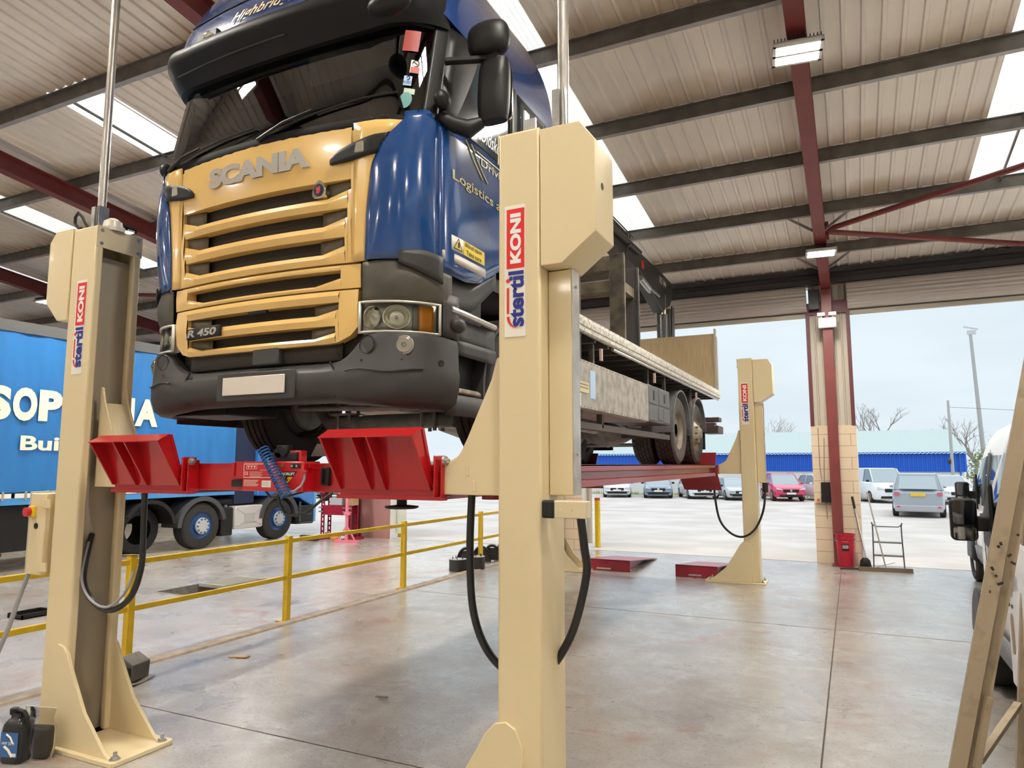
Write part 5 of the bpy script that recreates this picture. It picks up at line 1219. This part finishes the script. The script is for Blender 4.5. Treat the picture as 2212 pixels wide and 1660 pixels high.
lb = obj('label', M().box(-.062,-.0585,.045,.062,-.0565,.195), mat('label_blue', (.03,.12,.32), .35), t)
text('HVF 32 H', STICK, lb, (-.05,-.0595,.12), (1,0,0), (0,0,1), .09, .018, .02)
m = M(); m.tube([(-.02,-.059,.185),(.01,-.059,.165),(.03,-.059,.13)], .006, 6); m.tube([(-.03,-.059,.11),(0,-.059,.09),(.03,-.059,.05)], .008, 6); m.box(.02,-.0595,.05,.055,-.0585,.07); obj('label_art', m, STICK, lb)
t = thing('plastic_bag', 'clear plastic bag of black parts beside the oil jug', 'bag', (-4.875, 2.985, 0), .3)
obj('black_pads', M().prism(rrect(-.075,-.035,.085,.05,.015), 'z', .005, .19), mat('pads', (.03,.028,.026), .55), t, bevel=.01)
R = []
for z, w, d in ((.0,.10,.06),(.08,.115,.068),(.19,.11,.06),(.25,.10,.03),(.30,.11,.012),(.315,.115,.008)):
    R.append([(w*cos(a)*(1+.06*sin(5*a+z*40)), d*sin(a)*(1+.10*sin(4*a+z*30)), z) for a in [2*pi*k/32 for k in range(32)]])
obj('film', M().loft(R, True, False), glass('film', (.86,.84,.80), 1.45, .15), t)
obj('bag_seal', M().bar((-.115,.0,.315),(.115,.0,.312),.006,.006), mat('seal_clear', (.6,.58,.5), .3), t)
# brake drums and parts behind the rail
def drum(label, x, y, r, h, studs=True):
    t = thing('brake_drum', label, 'drum', (x, y, 0))
    obj('drum', M().lathe([(0,0),(r,0),(r,h*.86),(r*1.02,h*.88),(r*1.02,h),(0,h)], (0,0,0), 'z', 32), mat('drum_black', (.03,.03,.031), .5), t, ang=30)
    obj('face', M().lathe([(0,h),(r*.99,h),(r*.99,h+.006),(0,h+.006)], (0,0,0), 'z', 32), mat('drum_face', (.45,.43,.40), .4, .4), t, ang=30)
    m = M()
    for k in range(5): m.cyl((r*.6*cos(k*1.26),r*.6*sin(k*1.26),h),(r*.6*cos(k*1.26),r*.6*sin(k*1.26),h+.05),.008,6)
    obj('stud', m, DARK, t)
drum('grey topped brake drum on the floor left of the black hose', -6.46, 11.15, .16, .20)
drum('grey topped brake drum half hidden by the black hose', -6.26, 11.48, .15, .22)
bs0 = None
for k, (x, y) in enumerate(((-6.72,11.9),(-6.58,12.25),(-6.50,12.55),(-6.42,12.9))):
    if bs0 is None:
        t = thing('brake_shoe', 'black brake shoe assembly, first of the row behind the railing', 'brake shoe', (x, y, 0), .5, 'black brake shoes on the floor')
        A = [radians(a) for a in range(0, 181, 12)]; n = len(A)
        ps = [(.19*cos(a), .02+.30*sin(a)) for a in A]+[(.16*cos(a), .02+.26*sin(a)) for a in reversed(A)]; m = M()
        vs = [(p[0], -.09, p[1]) for p in ps]+[(p[0], .09, p[1]) for p in ps]
        m.add(vs, [(i,(i+1) % (2*n),(i+1) % (2*n)+2*n,i+2*n) for i in range(2*n)]+[(i,i+1,2*n-2-i,2*n-1-i) for i in range(n-1)]+[(2*n+i,2*n+2*n-1-i,2*n+2*n-2-i,2*n+i+1) for i in range(n-1)])
        obj('lining', m, BLACK, t, ang=40); m = M(); m.prism([(-.17,.02),(.17,.02),(.16,.16),(.10,.25),(-.10,.25),(-.16,.16)], 'y', -.05, .05); obj('web', m, DARK, t)
        bs0 = t
    else: dup(bs0, (x, y, 0), .5, ('black brake shoe assembly, second of the row behind the railing', 'black brake shoe assembly, third of the row behind the railing', 'black brake shoe assembly, last of the row behind the railing')[k-1])
# hydraulic press by the left pier
hp = thing('hydraulic_press', 'red H-frame hydraulic press beside the left block pier', 'press', (-11.75, 14.35, 0))
PR = mat('press_red', (.33,.008,.035), .4)
for x in (-.48, .38):
    for y in (-.13, .13):
        m = M()
        for e in (-.045, .035): m.box(x+e,y-.02,.06,x+e+.012,y+.02,1.75)
        k = .06
        while k < 1.7: m.box(x-.04,y-.02,k,x+.04,y+.02,k+.045); k += .12
        obj('upright', m, PR, hp)
    obj('foot', M().box(x-.06,-.38,.0,x+.06,.38,.07), PR, hp)
for z0, z1 in ((.62,.86),(1.50,1.75)): obj('cross_beam', M().box(-.50,-.17,z0,.42,-.14,z1).box(-.50,.14,z0,.42,.17,z1), PR, hp)
obj('base_tie', M().box(-.48,-.03,.10,.38,.03,.16), PR, hp)
m = M()
for z in (.70,.80):
    m.cyl((.20,-.19,z),(.46,-.19,z),.018,10); m.cyl((-.56,-.19,z),(-.42,-.19,z),.018,10)
obj('beam_pin', m, STEEL, hp)
obj('pump', M().box(-.62,-.1,.95,-.5,.1,1.2), DARK, hp, bevel=.02); obj('ram', M().cyl((-.05,0,1.1),(-.05,0,1.6),.06,16), STEEL, hp)
tag(obj('timber_block', M().box(-11.50,14.20,.865,-11.28,14.45,1.18), CARDB, bevel=.006), 'wooden block standing on the red press beam', 'block')
tag(obj('grey_toolbox', M().box(-12.0,14.2,.865,-11.62,14.5,1.05), mat('toolbox_grey', (.45,.47,.5), .4), bevel=.01), 'grey toolbox on the red press beam', 'toolbox')
ps_ = thing('pink_stand', 'pink steel support stand in front of the red press', 'stand', (-11.12, 13.80, 0), .3)
m = M(); m.box(-.03,-.03,.05,.03,.03,1.1); obj('stem', m, PINK, ps_)
m = M(); m.bar((-.22,0,.05),(0,0,.42),.03,.03); m.bar((.22,0,.05),(0,0,.42),.03,.03); obj('brace', m, PINK, ps_)
obj('foot', M().box(-.30,-.03,0,.30,.03,.07), PINK, ps_); obj('collar', M().box(-.07,-.05,.66,.07,.05,.74), PINK, ps_)
tag(obj('broom_head', M().box(-12.55,13.75,0,-12.05,13.9,.13), mat('bristle', (.05,.04,.03), .9), bevel=.01), 'dark broom head on the floor left of the press', 'broom')
tag(obj('orange_tool', M().ball((-11.5,13.85,.12),.14,.10,.12), mat('tool_orange', (.75,.30,.06), .5)), 'orange tool on the floor under the press', 'tool')
def bollard(label, x, y):
    t = thing('bollard', label, 'bollard', (x, y, yz(y)), 0, 'yellow bollards outside the doors')
    obj('tube', M().cyl((0,0,0),(0,0,1.07),.065,20), YEL, t); obj('red_cap', M().cyl((0,0,1.07),(0,0,1.13),.066,20), mat('cap_red', (.6,.08,.02), .5), t)
bollard('yellow bollard outside, right of the centre column', -5.38, 15.7); bollard('yellow bollard outside, below the jacking beam', -10.80, 15.6)
# ================================================================== RIGHT HAND SIDE
# bin with lid stack
t = thing('bin', 'red plastic tub with black label against the block pier', 'bin', (-.19, 14.72, 0))
obj('tub', M().lathe([(.145,0),(.15,.01),(.168,.50),(.18,.505),(.18,.525),(.165,.525),(.15,.03),(0,.03)], (0,0,0), 'z', 36), BINR, t, ang=35)
obj('inner_tub', M().lathe([(.16,.48),(.17,.585),(.182,.588),(.182,.605),(.165,.605),(.15,.50)], (0,0,0), 'z', 36), BINR, t, ang=35)
ob = obj('tub_label', M().grid(lambda u, v: (.166*sin(-.35+.75*u), -.166*cos(-.35+.75*u), .30+.12*v), 8, 1), BLACK, t)
obj('label_panel', M().grid(lambda u, v: (.168*sin(-.28+.6*u), -.168*cos(-.28+.6*u), .345+.06*v), 8, 1), mat('label_grey', (.35,.30,.30), .5), ob)
obj('bail', M().tube([(-.185,0,.50),(-.17,-.08,.48),(0,-.19,.47),(.17,-.08,.48),(.185,0,.50)], .004, 6), STEEL, t)
# broom with pole leaning at the pier
t = thing('floor_scraper', 'long-handled black scoop leaning at the right edge of the pier', 'scoop', (.13, 14.55, 0))
obj('handle', M().tube([(.03,0,.10),(-.16,.42,1.28)], .016, 10), STEEL, t); obj('grip', M().tube([(-.125,.345,1.06),(-.16,.42,1.28)], .022, 10), BLACK, t)
R = []
for z, w, d in ((0,.09,.07),(.05,.10,.09),(.15,.085,.08),(.20,.04,.05)): R.append([(w*cos(a)-.0, d*sin(a), z) for a in [2*pi*k/20 for k in range(20)]])
obj('scoop', M().loft(R), BLACK, t)
# wide squeegee on the floor
t = thing('squeegee', 'wide brown floor squeegee lying in front of the step ladder', 'squeegee', (.45, 14.32, 0), .12)
obj('blade', M().prism([(-.05,0),(.05,0),(.03,.07),(-.03,.07)], 'x', -.44, .42), mat('squeegee_brown', (.13,.09,.05), .7), t)
obj('handle', M().tube([(.0,0,.06),(-.18,.42,1.38)], .013, 8), mat('handle_grey', (.33,.30,.26), .5), t)
obj('connector', M().bar((-.75,-.05,.03),(-.44,0,.03),.03,.03), DARK, t)
# small step ladder frame
t = thing('step_ladder', 'small grey two-step ladder beside the block pier', 'ladder', (.52, 14.85, 0))
m = M()
for s in (-1, 1): m.tube([(s*.25,0,0),(s*.235,.05,.60),(s*.235,.05,.76),(s*.25,.05,.82)], .012, 8)
m.tube([(-.235,.05,.78),(-.19,.05,.745),(.19,.05,.745),(.235,.05,.78)], .011, 8); obj('frame', m, mat('ladder_grey', (.10,.11,.11), .4, .3), t)
for z in (.22,.46): obj('tread', M().box(-.235,-.03,z-.012,.235,.10,z+.012), mat('tread_grey', (.17,.17,.16), .5), t)
m = M(); m.tube([(-.2,.05,.0),(.1,.05,.1)], .004, 5); obj('stay', m, DARK, t)
# meter box and isolator on pier
t = thing('meter_box', 'black switch box on the block pier beside red column', 'switch box', (-.49, 15.0, 1.36))
obj('case', M().box(-.075,-.10,-.19,.09,0,.19), BLACK, t, bevel=.01)
t2 = thing('isolator_switch', 'small cream isolator with red knob beside the black box', 'switch', (-.62, 15.0, 1.22))
obj('case', M().box(-.045,-.06,-.07,.045,0,.07), CREAM2, t2, bevel=.006); obj('knob', M().cyl((0,-.085,-.01),(0,-.06,-.01),.025,14), mat('iso_red', (.6,.05,.02), .4), t2)
tag(obj('conduit', M().tube([(-.57,14.98,2.6),(-.57,14.98,1.9),(-.55,14.97,1.6)], .009, 6).tube([(-.47,14.98,2.4),(-.50,14.96,1.6),(-.48,14.96,.85)], .009, 6), mat('conduit_grey', (.30,.25,.20), .5)), 'thin cable run down the block pier to the switch box', 'cable')
# big beige trestle ladder, foreground right
t = thing('trestle_ladder', 'beige painted steel trestle ladder at the right foreground', 'ladder', (.47, 4.5, 0))
def LP_(x, y): return (x-.47, y-4.5)
a, b = Vector((-.12,.0,.0)), Vector((.53,.0,2.95))
m = M(); m.bar(a, b, .075, .05, (0,1,0)); obj('stile', m, LADD, t, bevel=.004)
m = M(); m.bar(a+Vector((.066,.03,0)), b+Vector((.066,.03,0)), .058, .012, (0,1,0)); obj('stile_flange', m, LADD, t, bevel=.002)
a2, b2 = Vector((.38,.95,.0)), Vector((.53,.30,2.95))
m = M(); m.bar(a2, b2, .075, .05, (0,1,0)); obj('stile', m, LADD, t, bevel=.004)
m = M(); m.bar((.03,-.03,.34),(.11,-.01,.70),.035,.03); obj('brace', m, LADD, t, bevel=.002)
m = M(); m.bar((.05,.03,.36),(.36,.80,.46),.04,.03); obj('brace', m, LADD, t, bevel=.002)
m = M(); m.bar((.24,.03,1.55),(.39,.62,1.60),.05,.02); obj('rung', m, LADD, t)
m = M(); m.bar((.53,.0,2.93),(.53,.30,2.93),.08,.06); obj('head', m, LADD, t)
SCF = mat('scuff_black', (.03,.025,.02), .7); random.seed(4)
for k in range(9):
    m = M(); z = 1.25+.035*k+random.uniform(-.01,.01); x = -.12+.65*z/2.95+.0+random.uniform(-.02,.075); m.bar((x,-.041+.0,z),(x+random.uniform(-.02,.03),-.041,z+random.uniform(-.02,.02)),.006,.012); obj('scuff', m, SCF, t)
# ------------------------------------------------------------------ vans
def van(label, X, Y0, Ls=5.0, name='van', rear_open=False):
    """panel van, left side at X, nose towards +y, rear at Y0"""
    t = thing(name, label, 'van', (X, Y0, 0), 0, 'white vans on the right')
    st = [(0,.42,2.42),(.10,.36,2.47),(.5,.34,2.49),(2.8,.34,2.47),(3.35,.34,2.38),(3.75,.34,2.20),(4.35,.34,1.66),(4.65,.34,1.38),(5.45,.34,1.16),(5.78,.36,.98),(5.88,.44,.80)]
    R = []
    for y, zb, zt_ in st:
        W = 1.98*.5; nar = lerp(y, [(4.9,0),(5.9,.22)]); h = zt_-zb
        prof = []
        for fz, ix in ((0,.06),(.05,.01),(.25,.0),(.42,.0),(.55,.015),(.75,.05),(.90,.10),(.965,.17),(1,.32)):
            z = zb+h*fz; tz = (z-.34)/2.15; ii = lerp(z, [(.34,.05),(.5,0),(1.25,.0),(1.6,.03),(2.1,.10),(2.35,.17),(2.49,.34)])
            prof.append((ii+nar, y, z))
        left = prof; right = [(1.98-x, yy, zz) for x, yy, zz in reversed(prof)]
        R.append(left+right)
    obj('body', M().loft(R), VANW, t, ang=40)
    def sx(z): return lerp(z, [(.34,.05),(.5,0),(1.25,.0),(1.6,.03),(2.1,.10),(2.35,.17),(2.49,.34)])
    def side(nm, ys, off, mt, pr=None, solid=.004):   # panel on the left flank; ys = polygon (y,z)
        m = M(); m.add([(sx(z)-off, y, z) for y, z in ys], [tuple(range(len(ys)))]); return obj(nm, m, mt, pr or t, solid=solid)
    gl = side('door_window', [(3.35,1.28),(4.45,1.30),(4.30,1.50),(3.85,1.98),(3.40,2.02)], .006, CARGL)
    side('side_window', [(1.95,1.30),(3.10,1.30),(3.10,2.02),(1.95,2.02)], .006, CARGL)
    side('window_pillar', [(3.14,1.22),(3.33,1.22),(3.37,2.06),(3.14,2.06)], .010, BLACK)
    side('door_gap', [(3.22,.45),(3.235,.45),(3.235,2.1),(3.22,2.1)], .008, BLACK); side('door_gap', [(1.80,.45),(1.815,.45),(1.815,2.15),(1.80,2.15)], .008, BLACK); side('door_gap', [(4.40,.5),(4.415,.5),(4.46,1.3),(4.445,1.3)], .008, BLACK)
    side('side_rub', [(.15,.42),(4.45,.42),(4.45,.62),(.15,.62)], .02, mat('van_grey', (.20,.20,.21), .5), solid=.02)
    m = M(); m.bar((-.012,.2,1.18),(-.012,3.1,1.18),.012,.03); obj('slide_track', m, BLACK, t)
    for y, z in ((3.42,1.14),(3.05,1.02)):
        m = M(); m.box(-.055,y,z-.035,.0,y+.14,z+.035); obj('door_handle', m, mat('handle_dark', (.06,.06,.062), .5), t, bevel=.012)
    m = M(); m.prism(rrect(-.27,1.28,-.08,1.62,.04), 'y', 4.16, 4.26); mr = obj('mirror', m, BLACK, t, bevel=.03, seg=3)
    m = M(); m.prism(rrect(-.255,1.415,-.095,1.605,.03), 'y', 4.148, 4.16); obj('mirror_glass', m, mat('mirror_glass', (.12,.12,.13), .03, 1), mr)
    m = M(); m.prism(rrect(-.255,1.295,-.095,1.395,.025), 'y', 4.148, 4.16); obj('wide_mirror_glass', m, mat('mirror_glass_two', (.35,.33,.30), .04, 1), mr)
    m = M(); m.box(-.09,4.18,1.36,.02,4.26,1.48); m.prism([(4.05,1.20),(4.45,1.24),(4.40,1.50),(4.05,1.75)], 'x', -.015, .02); obj('mirror_arm', m, BLACK, mr, bevel=.02)
    for y in (1.0, 4.95):
        for s, x0 in ((-1,-.01),(1,1.74)):
            w = obj('wheel', M().lathe([(.20,.02),(.30,.0),(.34,.03),(.34,.22),(.30,.24),(.2,.24)], (x0,y,.34), 'x', 32), TYRE, t, ang=30); obj('hub_cap', M().lathe([(0,.03),(.19,.03),(.21,.05)], (x0,y,.34), 'x', 24), STEEL, w)
        m = M(); A = [radians(a) for a in range(0, 181, 10)]; ps = [(y-.44*cos(a), .36+.44*sin(a)) for a in A]; m.add([(-.015, p[0], p[1]) for p in ps], [tuple(range(len(ps)))]); obj('wheel_arch', m, BLACK, t, solid=.02)
    m = M(); m.box(.0,-.02,.8,.14,.02,1.5); obj('tail_lamp', m, mat('tail_red', (.35,.02,.02), .3, coat=.5), t, bevel=.02)
    return t
v1 = van('white panel van behind the trestle ladder, nearest on the right', .97, 2.62)
m = M(); m.box(-.10,2.0,.48,-.045,3.05,1.42); rd = obj('open_side_door', m, VANW, v1, bevel=.02)
m = M(); m.box(-.13,2.84,1.10,-.098,2.98,1.20); m.box(-.115,2.92,1.05,-.10,2.97,1.25); obj('hinge', m, BLACK, rd, bevel=.01)
for z in (1.30,1.00):
    for y in (2.88,2.96): m = M(); m.cyl((-.104,y,z),(-.099,y,z),.012,8); obj('door_hole', m, BLACK, rd)
m = M(); m.prism(rrect(2.88,.70,2.95,.95,.03), 'x', -.104, -.099); obj('reflector', m, mat('amber_dull', (.30,.22,.12), .4), rd)
m = M(); m.tube([(.33,-.2,2.60),(.33,2.2,2.60)], .055, 14); m.box(.26,1.9,2.47,.40,1.95,2.6); m.box(.26,.2,2.47,.40,.25,2.6); obj('roof_tube', m, VANW, v1, bevel=.004)
v2 = van('second white van parked further in beyond the first', 1.72, 8.95)
# ================================================================== OUTSIDE
GZ = -.28
bld = thing('warehouse', 'low blue and white shed with pale corrugated roof across the yard', 'building', (-10, 50.4, GZ))
m = M(); m.box(-14,0,0,16.1,9,1.72); obj('base_wall', m, mat('shed_white', (.82,.82,.80), .7), bld)
m = M(); r = []
k = -14.0
while k < 16.1: r += [(k,0),(k+.10,0),(k+.13,-.04),(k+.22,-.04),(k+.25,0)]; k += .25
n = len(r); m.add([(x,-.06+d,1.70) for x, d in r]+[(x,-.06+d,2.92) for x, d in r], [(i,i+1,i+n+1,i+n) for i in range(n-1)]); m.box(16.0,-.05,1.7,16.12,9,2.92)
obj('blue_cladding', m, mat('shed_blue', (.015,.12,.62), .5), bld)
m = M(); r = []
k = -14.2
while k < 16.3: r += [(k,0),(k+.12,.05)]; k += .22
n = len(r); m.add([(x,-.3,2.80+d) for x, d in r]+[(x,8.0,4.62+d) for x, d in r], [(i,i+1,i+n+1,i+n) for i in range(n-1)]); obj('roof_sheet', m, mat('shed_roof', (.42,.50,.485), .7, col2=(.50,.45,.44), vscale=.35, thr=(.28,.34)), bld, ang=10)
m = M()
for x in (-1.85, 15.9): m.cyl((x,-.12,0),(x,-.12,2.9),.05,8)
obj('downpipe', m, mat('pipe_blue', (.03,.14,.5), .4), bld)
fw_ = thing('boundary_wall', 'long white boundary wall behind the parked cars', 'wall', (-45, 50.9, GZ))
obj('wall', M().box(-25,0,0,21,.3,2.6), mat('wall_white', (.85,.84,.80), .7), fw_)
m = M()
for k in range(10): m.box(-24+4.6*k,-.12,0,-23.8+4.6*k,0,2.4)
obj('fence_post', m, mat('post_wood', (.40,.33,.26), .8), fw_)
random.seed(2)
m = M()
for k in range(2600):
    x = random.uniform(-60, 9); y = 50.0+random.uniform(-.5,.3); h = random.uniform(.06,.28); a = random.uniform(0, pi)
    m.add([(x-.05*cos(a),y-.05*sin(a),GZ),(x+.05*cos(a),y+.05*sin(a),GZ),(x+random.uniform(-.05,.05),y,GZ+h)], [(0,1,2)])
tag(obj('grass_strip', m, mat('grass', (.30,.42,.10), .8, col2=(.55,.45,.12), vscale=1.5)), 'strip of weeds along the foot of the boundary wall', 'grass', kind='stuff')
def pole(name, label, x, y, h, r, lean=0):
    t = thing(name, label, 'pole', (x, y, GZ)); obj('shaft', M().tube([(0,0,0),(-lean,0,h)], [r, r*.6], 12), mat('pole_grey', (.42,.42,.40), .5), t); return t
t = pole('telegraph_pole', 'grey pole with small drum in front of the blue shed', 5.4, 49.4, 6.0, .11)
obj('pole_drum', M().cyl((-.22,0,2.35),(-.10,0,2.35),.16,14), DARK, t); obj('overhead_wire', M().tube([(0,0,5.6),(4,1.5,5.35),(9,3,5.2)], .012, 4), DARK, t)
t = pole('lamp_post', 'tall grey lamp post rising behind the shed', 8.6, 60.0, 11.9, .17, .35)
m = M(); m.bar((-.75,0,12.2),(.15,0,11.95),.16,.08); m.box(-.55,-.1,11.6,.0,.1,11.9); obj('lantern', m, mat('lantern', (.55,.57,.58), .5), t)
def tree(label, x, y, h, seed, leafy=False):
    random.seed(seed); t = thing('bare_tree', label, 'tree', (x, y, GZ)); m = M()
    def br(p, d, l, r, n):
        q = p+d*l; m.tube([p, (p+q)/2+Vector((random.uniform(-.05,.05)*l,0,random.uniform(-.03,.05)*l)), q], [r, r*.8, r*.6], 5, False)
        if n == 0: return
        for k in range(3 if n > 1 else 2):
            dd = (d+Vector((random.uniform(-.75,.75), random.uniform(-.7,.7), random.uniform(-.15,.5)))).normalized(); br(q if k < 2 else (p+q)/2, dd, l*random.uniform(.62,.82), r*.58, n-1)
    br(Vector((0,0,0)), Vector((0,0,1)), h*.30, h*.022, 5); obj('branches', m, mat('bark', (.36,.33,.30), .9), t)
tree('faint bare tree rising behind the shed beside the pier', 1.6, 64, 8.5, 3); tree('bare tree at the right end of the shed', 8.3, 62, 7.0, 8); tree('bare tree seen past the far lift column', -6.6, 66, 7.0, 5)
t = thing('green_bush', 'pale green bush at the right end of the shed', 'bush', (8.3, 55, GZ)); random.seed(6); m = M()
for k in range(1500):
    a, b, c = [random.gauss(0,1) for _ in range(3)]; l = sqrt(a*a+b*b+c*c); rr = random.uniform(.75,1.05); p = Vector((a/l*1.5*rr, b/l*1.3*rr, 1.6+c/l*1.7*rr)); e = .12
    q = [Vector([random.uniform(-e,e) for _ in range(3)]) for _ in range(3)]; m.add([p+i for i in q], [(0,1,2)])
obj('foliage', m, mat('foliage', (.28,.32,.14), .8), t)
# ------------------------------------------------------------------ parked cars
def car(label, x, y, rz, col, Ls=4.3, W=1.8, H=1.5, suv=False, plate=None, vanlike=False, tail=False, grille=True):
    """nose towards -y at rz=0"""
    t = thing('parked_van' if vanlike else 'parked_car', label, 'van' if vanlike else 'car', (x, y, yz(y)), rz, 'vehicles parked in the yard')
    bm_ = mat('car_paint', col, .25, coat=.8)
    zb = .24 if suv else .18; belt = .62*H if not vanlike else .60*H
    hood = .60*H if not vanlike else .56*H; h2 = Ls/2
    st = [(-h2,.30,hood*.62,.80),(-h2+.08,zb+.02,hood*.80,.90),(-h2+.30,zb,hood*.93,.97),(-h2+1.0 if not vanlike else -h2+.6,zb,belt,1.0),(h2-.9,zb,belt*1.03,1.0),(h2-.25,zb+.02,belt*1.0,.96),(h2-.03,zb+.08,belt*.90,.88)]
    R = []
    for yy, z0, z1, wf in st:
        w = W/2*wf; R.append([(-w*.9,yy,z0),(-w,yy,z0+.12),(-w,yy,z1-.18),(-w*.93,yy,z1-.03),(-w*.80,yy,z1),(w*.80,yy,z1),(w*.93,yy,z1-.03),(w,yy,z1-.18),(w,yy,z0+.12),(w*.9,yy,z0)])
    obj('body', M().loft(R), bm_, t, ang=45, bevel=.02)
    a0 = -h2+(1.05 if not vanlike else .55); a1 = -h2+(1.75 if not vanlike else 1.25); b1 = h2-(.75 if suv or vanlike else 1.0); b0 = h2-(.28 if suv or vanlike else .55)
    if vanlike: b1, b0 = h2-.15, h2-.08
    R = [[(-W*.44,a0,belt-.02),(W*.44,a0,belt-.02),(W*.46,b0,belt-.0),(-W*.46,b0,belt-.0)], [(-W*.37,a1,H-.03),(W*.37,a1,H-.03),(W*.38,b1,H-.03),(-W*.38,b1,H-.03)]]
    obj('glasshouse', M().loft(R), CARW, t, bevel=.03)
    m = M(); m.loft([[(-W*.375,a1-.04,H-.05),(W*.375,a1-.04,H-.05),(W*.385,b1+.04,H-.05),(-W*.385,b1+.04,H-.05)], [(-W*.34,a1+.12,H),(W*.34,a1+.12,H),(W*.35,b1-.1,H),(-W*.35,b1-.1,H)]])
    for s in (-1, 1):
        m.bar((s*W*.445,a0,belt-.02),(s*W*.375,a1,H-.03),.05,.05); m.bar((s*W*.465,b0,belt),(s*W*.385,b1,H-.03),.09,.07); m.bar((s*W*.46,(a1+b1)/2,belt),(s*W*.385,(a1+b1)/2,H-.03),.07,.03)
        if suv: m.tube([(s*W*.36,a1+.1,H+.03),(s*W*.36,b1-.1,H+.03)], .018, 6)
        if vanlike: m.add([(s*W*.455,-h2+1.9,belt),(s*W*.465,b0,belt),(s*W*.385,b1,H-.03),(s*W*.39,-h2+1.9,H-.03)], [(0,1,2,3)])
    obj('roof', m, bm_, t, bevel=.015)
    r = .35 if suv or vanlike else .32
    for yy in (-h2+.85, h2-.85):
        for s in (-1, 1):
            xo = s*(W/2-.22); w_ = obj('wheel', M().lathe([(.2,.0),(r*.9,.0),(r,.03),(r,.20),(r*.9,.23),(.2,.23)], (xo if s > 0 else xo-.23,yy,r), 'x', 24), TYRE, t, ang=30)
            obj('alloy', M().lathe([(0,.0),(r*.62,.0),(r*.62,.02),(0,.02)], ((xo+.215) if s > 0 else (xo-.235),yy,r), 'x', 20), STEEL, w_)
    f = -1 if not tail else -1
    for s in (-1, 1):
        m = M(); m.prism([(s*W*.26,hood*.70),(s*W*.44,hood*.73),(s*W*.43,hood*.84),(s*W*.30,hood*.78)], 'y', -h2-.02, -h2+.16); obj('headlight', m, mat('car_lamp', (.75,.78,.80), .15, .3), t)
        m = M(); m.box(s*W*.40-.10,h2-.10,belt*.80,s*W*.40+.10,h2+.0,belt*.93); obj('tail_light', m, mat('car_tail', (.55,.12,.16), .3, coat=.5), t)
        m = M(); m.ball((s*(W/2+.08),a0+.25,belt+.06),.10,.06,.07,10,6); obj('wing_mirror', m, bm_ if suv else BLACK, t)
    obj('grille', M().box(-W*.24,-h2-.03,hood*.56,W*.24,-h2+.05,hood*.74), BLACK, t, bevel=.02); obj('lower_grille', M().box(-W*.36,-h2-.01,.26,W*.36,-h2+.06,.40), BLACK, t, bevel=.02)
    obj('front_badge', M().lathe([(0,-.05),(.07,-.05),(.08,-.03),(.08,.0)], (0,-h2+.0,hood*.66), 'y', 16), CHROME, t)
    obj('plate', M().box(-.26,-h2-.045,.42,.26,-h2-.03,.53), WHITE, t)
    obj('rear_plate', M().box(-.28,h2-.02,belt*.78,.28,h2+.012,belt*.90), mat('plate_yellow', (.80,.52,.03), .5), t)
    if tail:
        obj('rear_bumper', M().box(-W*.45,h2-.20,zb+.0,W*.45,h2+.03,zb+.28), mat('bumper_silver', (.40,.41,.43), .4), t, bevel=.05)
        m = M(); m.add([(-W*.37,b0+.16,belt+.05),(W*.37,b0+.16,belt+.05),(W*.33,b1+.10,H-.12),(-W*.33,b1+.10,H-.12)], [(0,1,2,3)]); obj('rear_screen', m, CARW, t)
        for s in (-1, 1): obj('reflector', M().box(s*W*.38-.06,h2+.0,.42,s*W*.38+.06,h2+.04,.48), mat('refl_red', (.7,.05,.08), .4), t)
    return t
car('white car at the far left of the cars under the runway', -14.5, 46.5, .30, (.70,.72,.74), 4.3, 1.8, 1.42)
car('grey-blue hatchback facing the camera under the runway', -11.75, 46.6, .27, (.16,.22,.30), 4.4, 1.8, 1.45)
car('white saloon facing the camera right of the blue hatchback', -9.15, 46.6, .40, (.78,.80,.82), 4.5, 1.82, 1.42)
car('dark grey low car beside the far lift column', -6.75, 46.0, .38, (.45,.48,.50), 4.5, 1.82, 1.30)
car('bright red small SUV parked in the yard', -3.95, 46.1, .33, (.62,.02,.10), 4.2, 1.82, 1.58, True)
car('white car half hidden behind the block pier', -1.72, 46.9, .42, (.75,.76,.78), 4.3, 1.8, 1.55, True)
car('white van facing the camera in the yard', 1.15, 46.9, .36, (.78,.80,.80), 4.9, 1.95, 1.95, False, None, True)
car('silver-blue SUV seen from behind in the yard', 2.62, 36.9, pi-.07, (.34,.38,.43), 4.9, 1.98, 1.85, True, None, False, True)
car('pale car peeking out right of the silver SUV', 4.7, 46.5, .2, (.68,.71,.74), 4.3, 1.8, 1.55, True)
car('silver car beyond the left door, wheel beside the bollard', -25.5, 41.5, 1.9, (.55,.57,.60), 4.4, 1.8, 1.5)
car('dark car low behind the cream lifting arm', -25.0, 46.0, .3, (.10,.11,.12), 4.4, 1.8, 1.45)
car('grey car beyond the left door near the hose', -21.6, 45.0, .2, (.30,.31,.33), 4.4, 1.8, 1.45)
car('dark grey car with yellow rear plate behind the press', -31.5, 38.6, 2.6, (.14,.15,.16), 4.4, 1.8, 1.45, False, None, False, True)
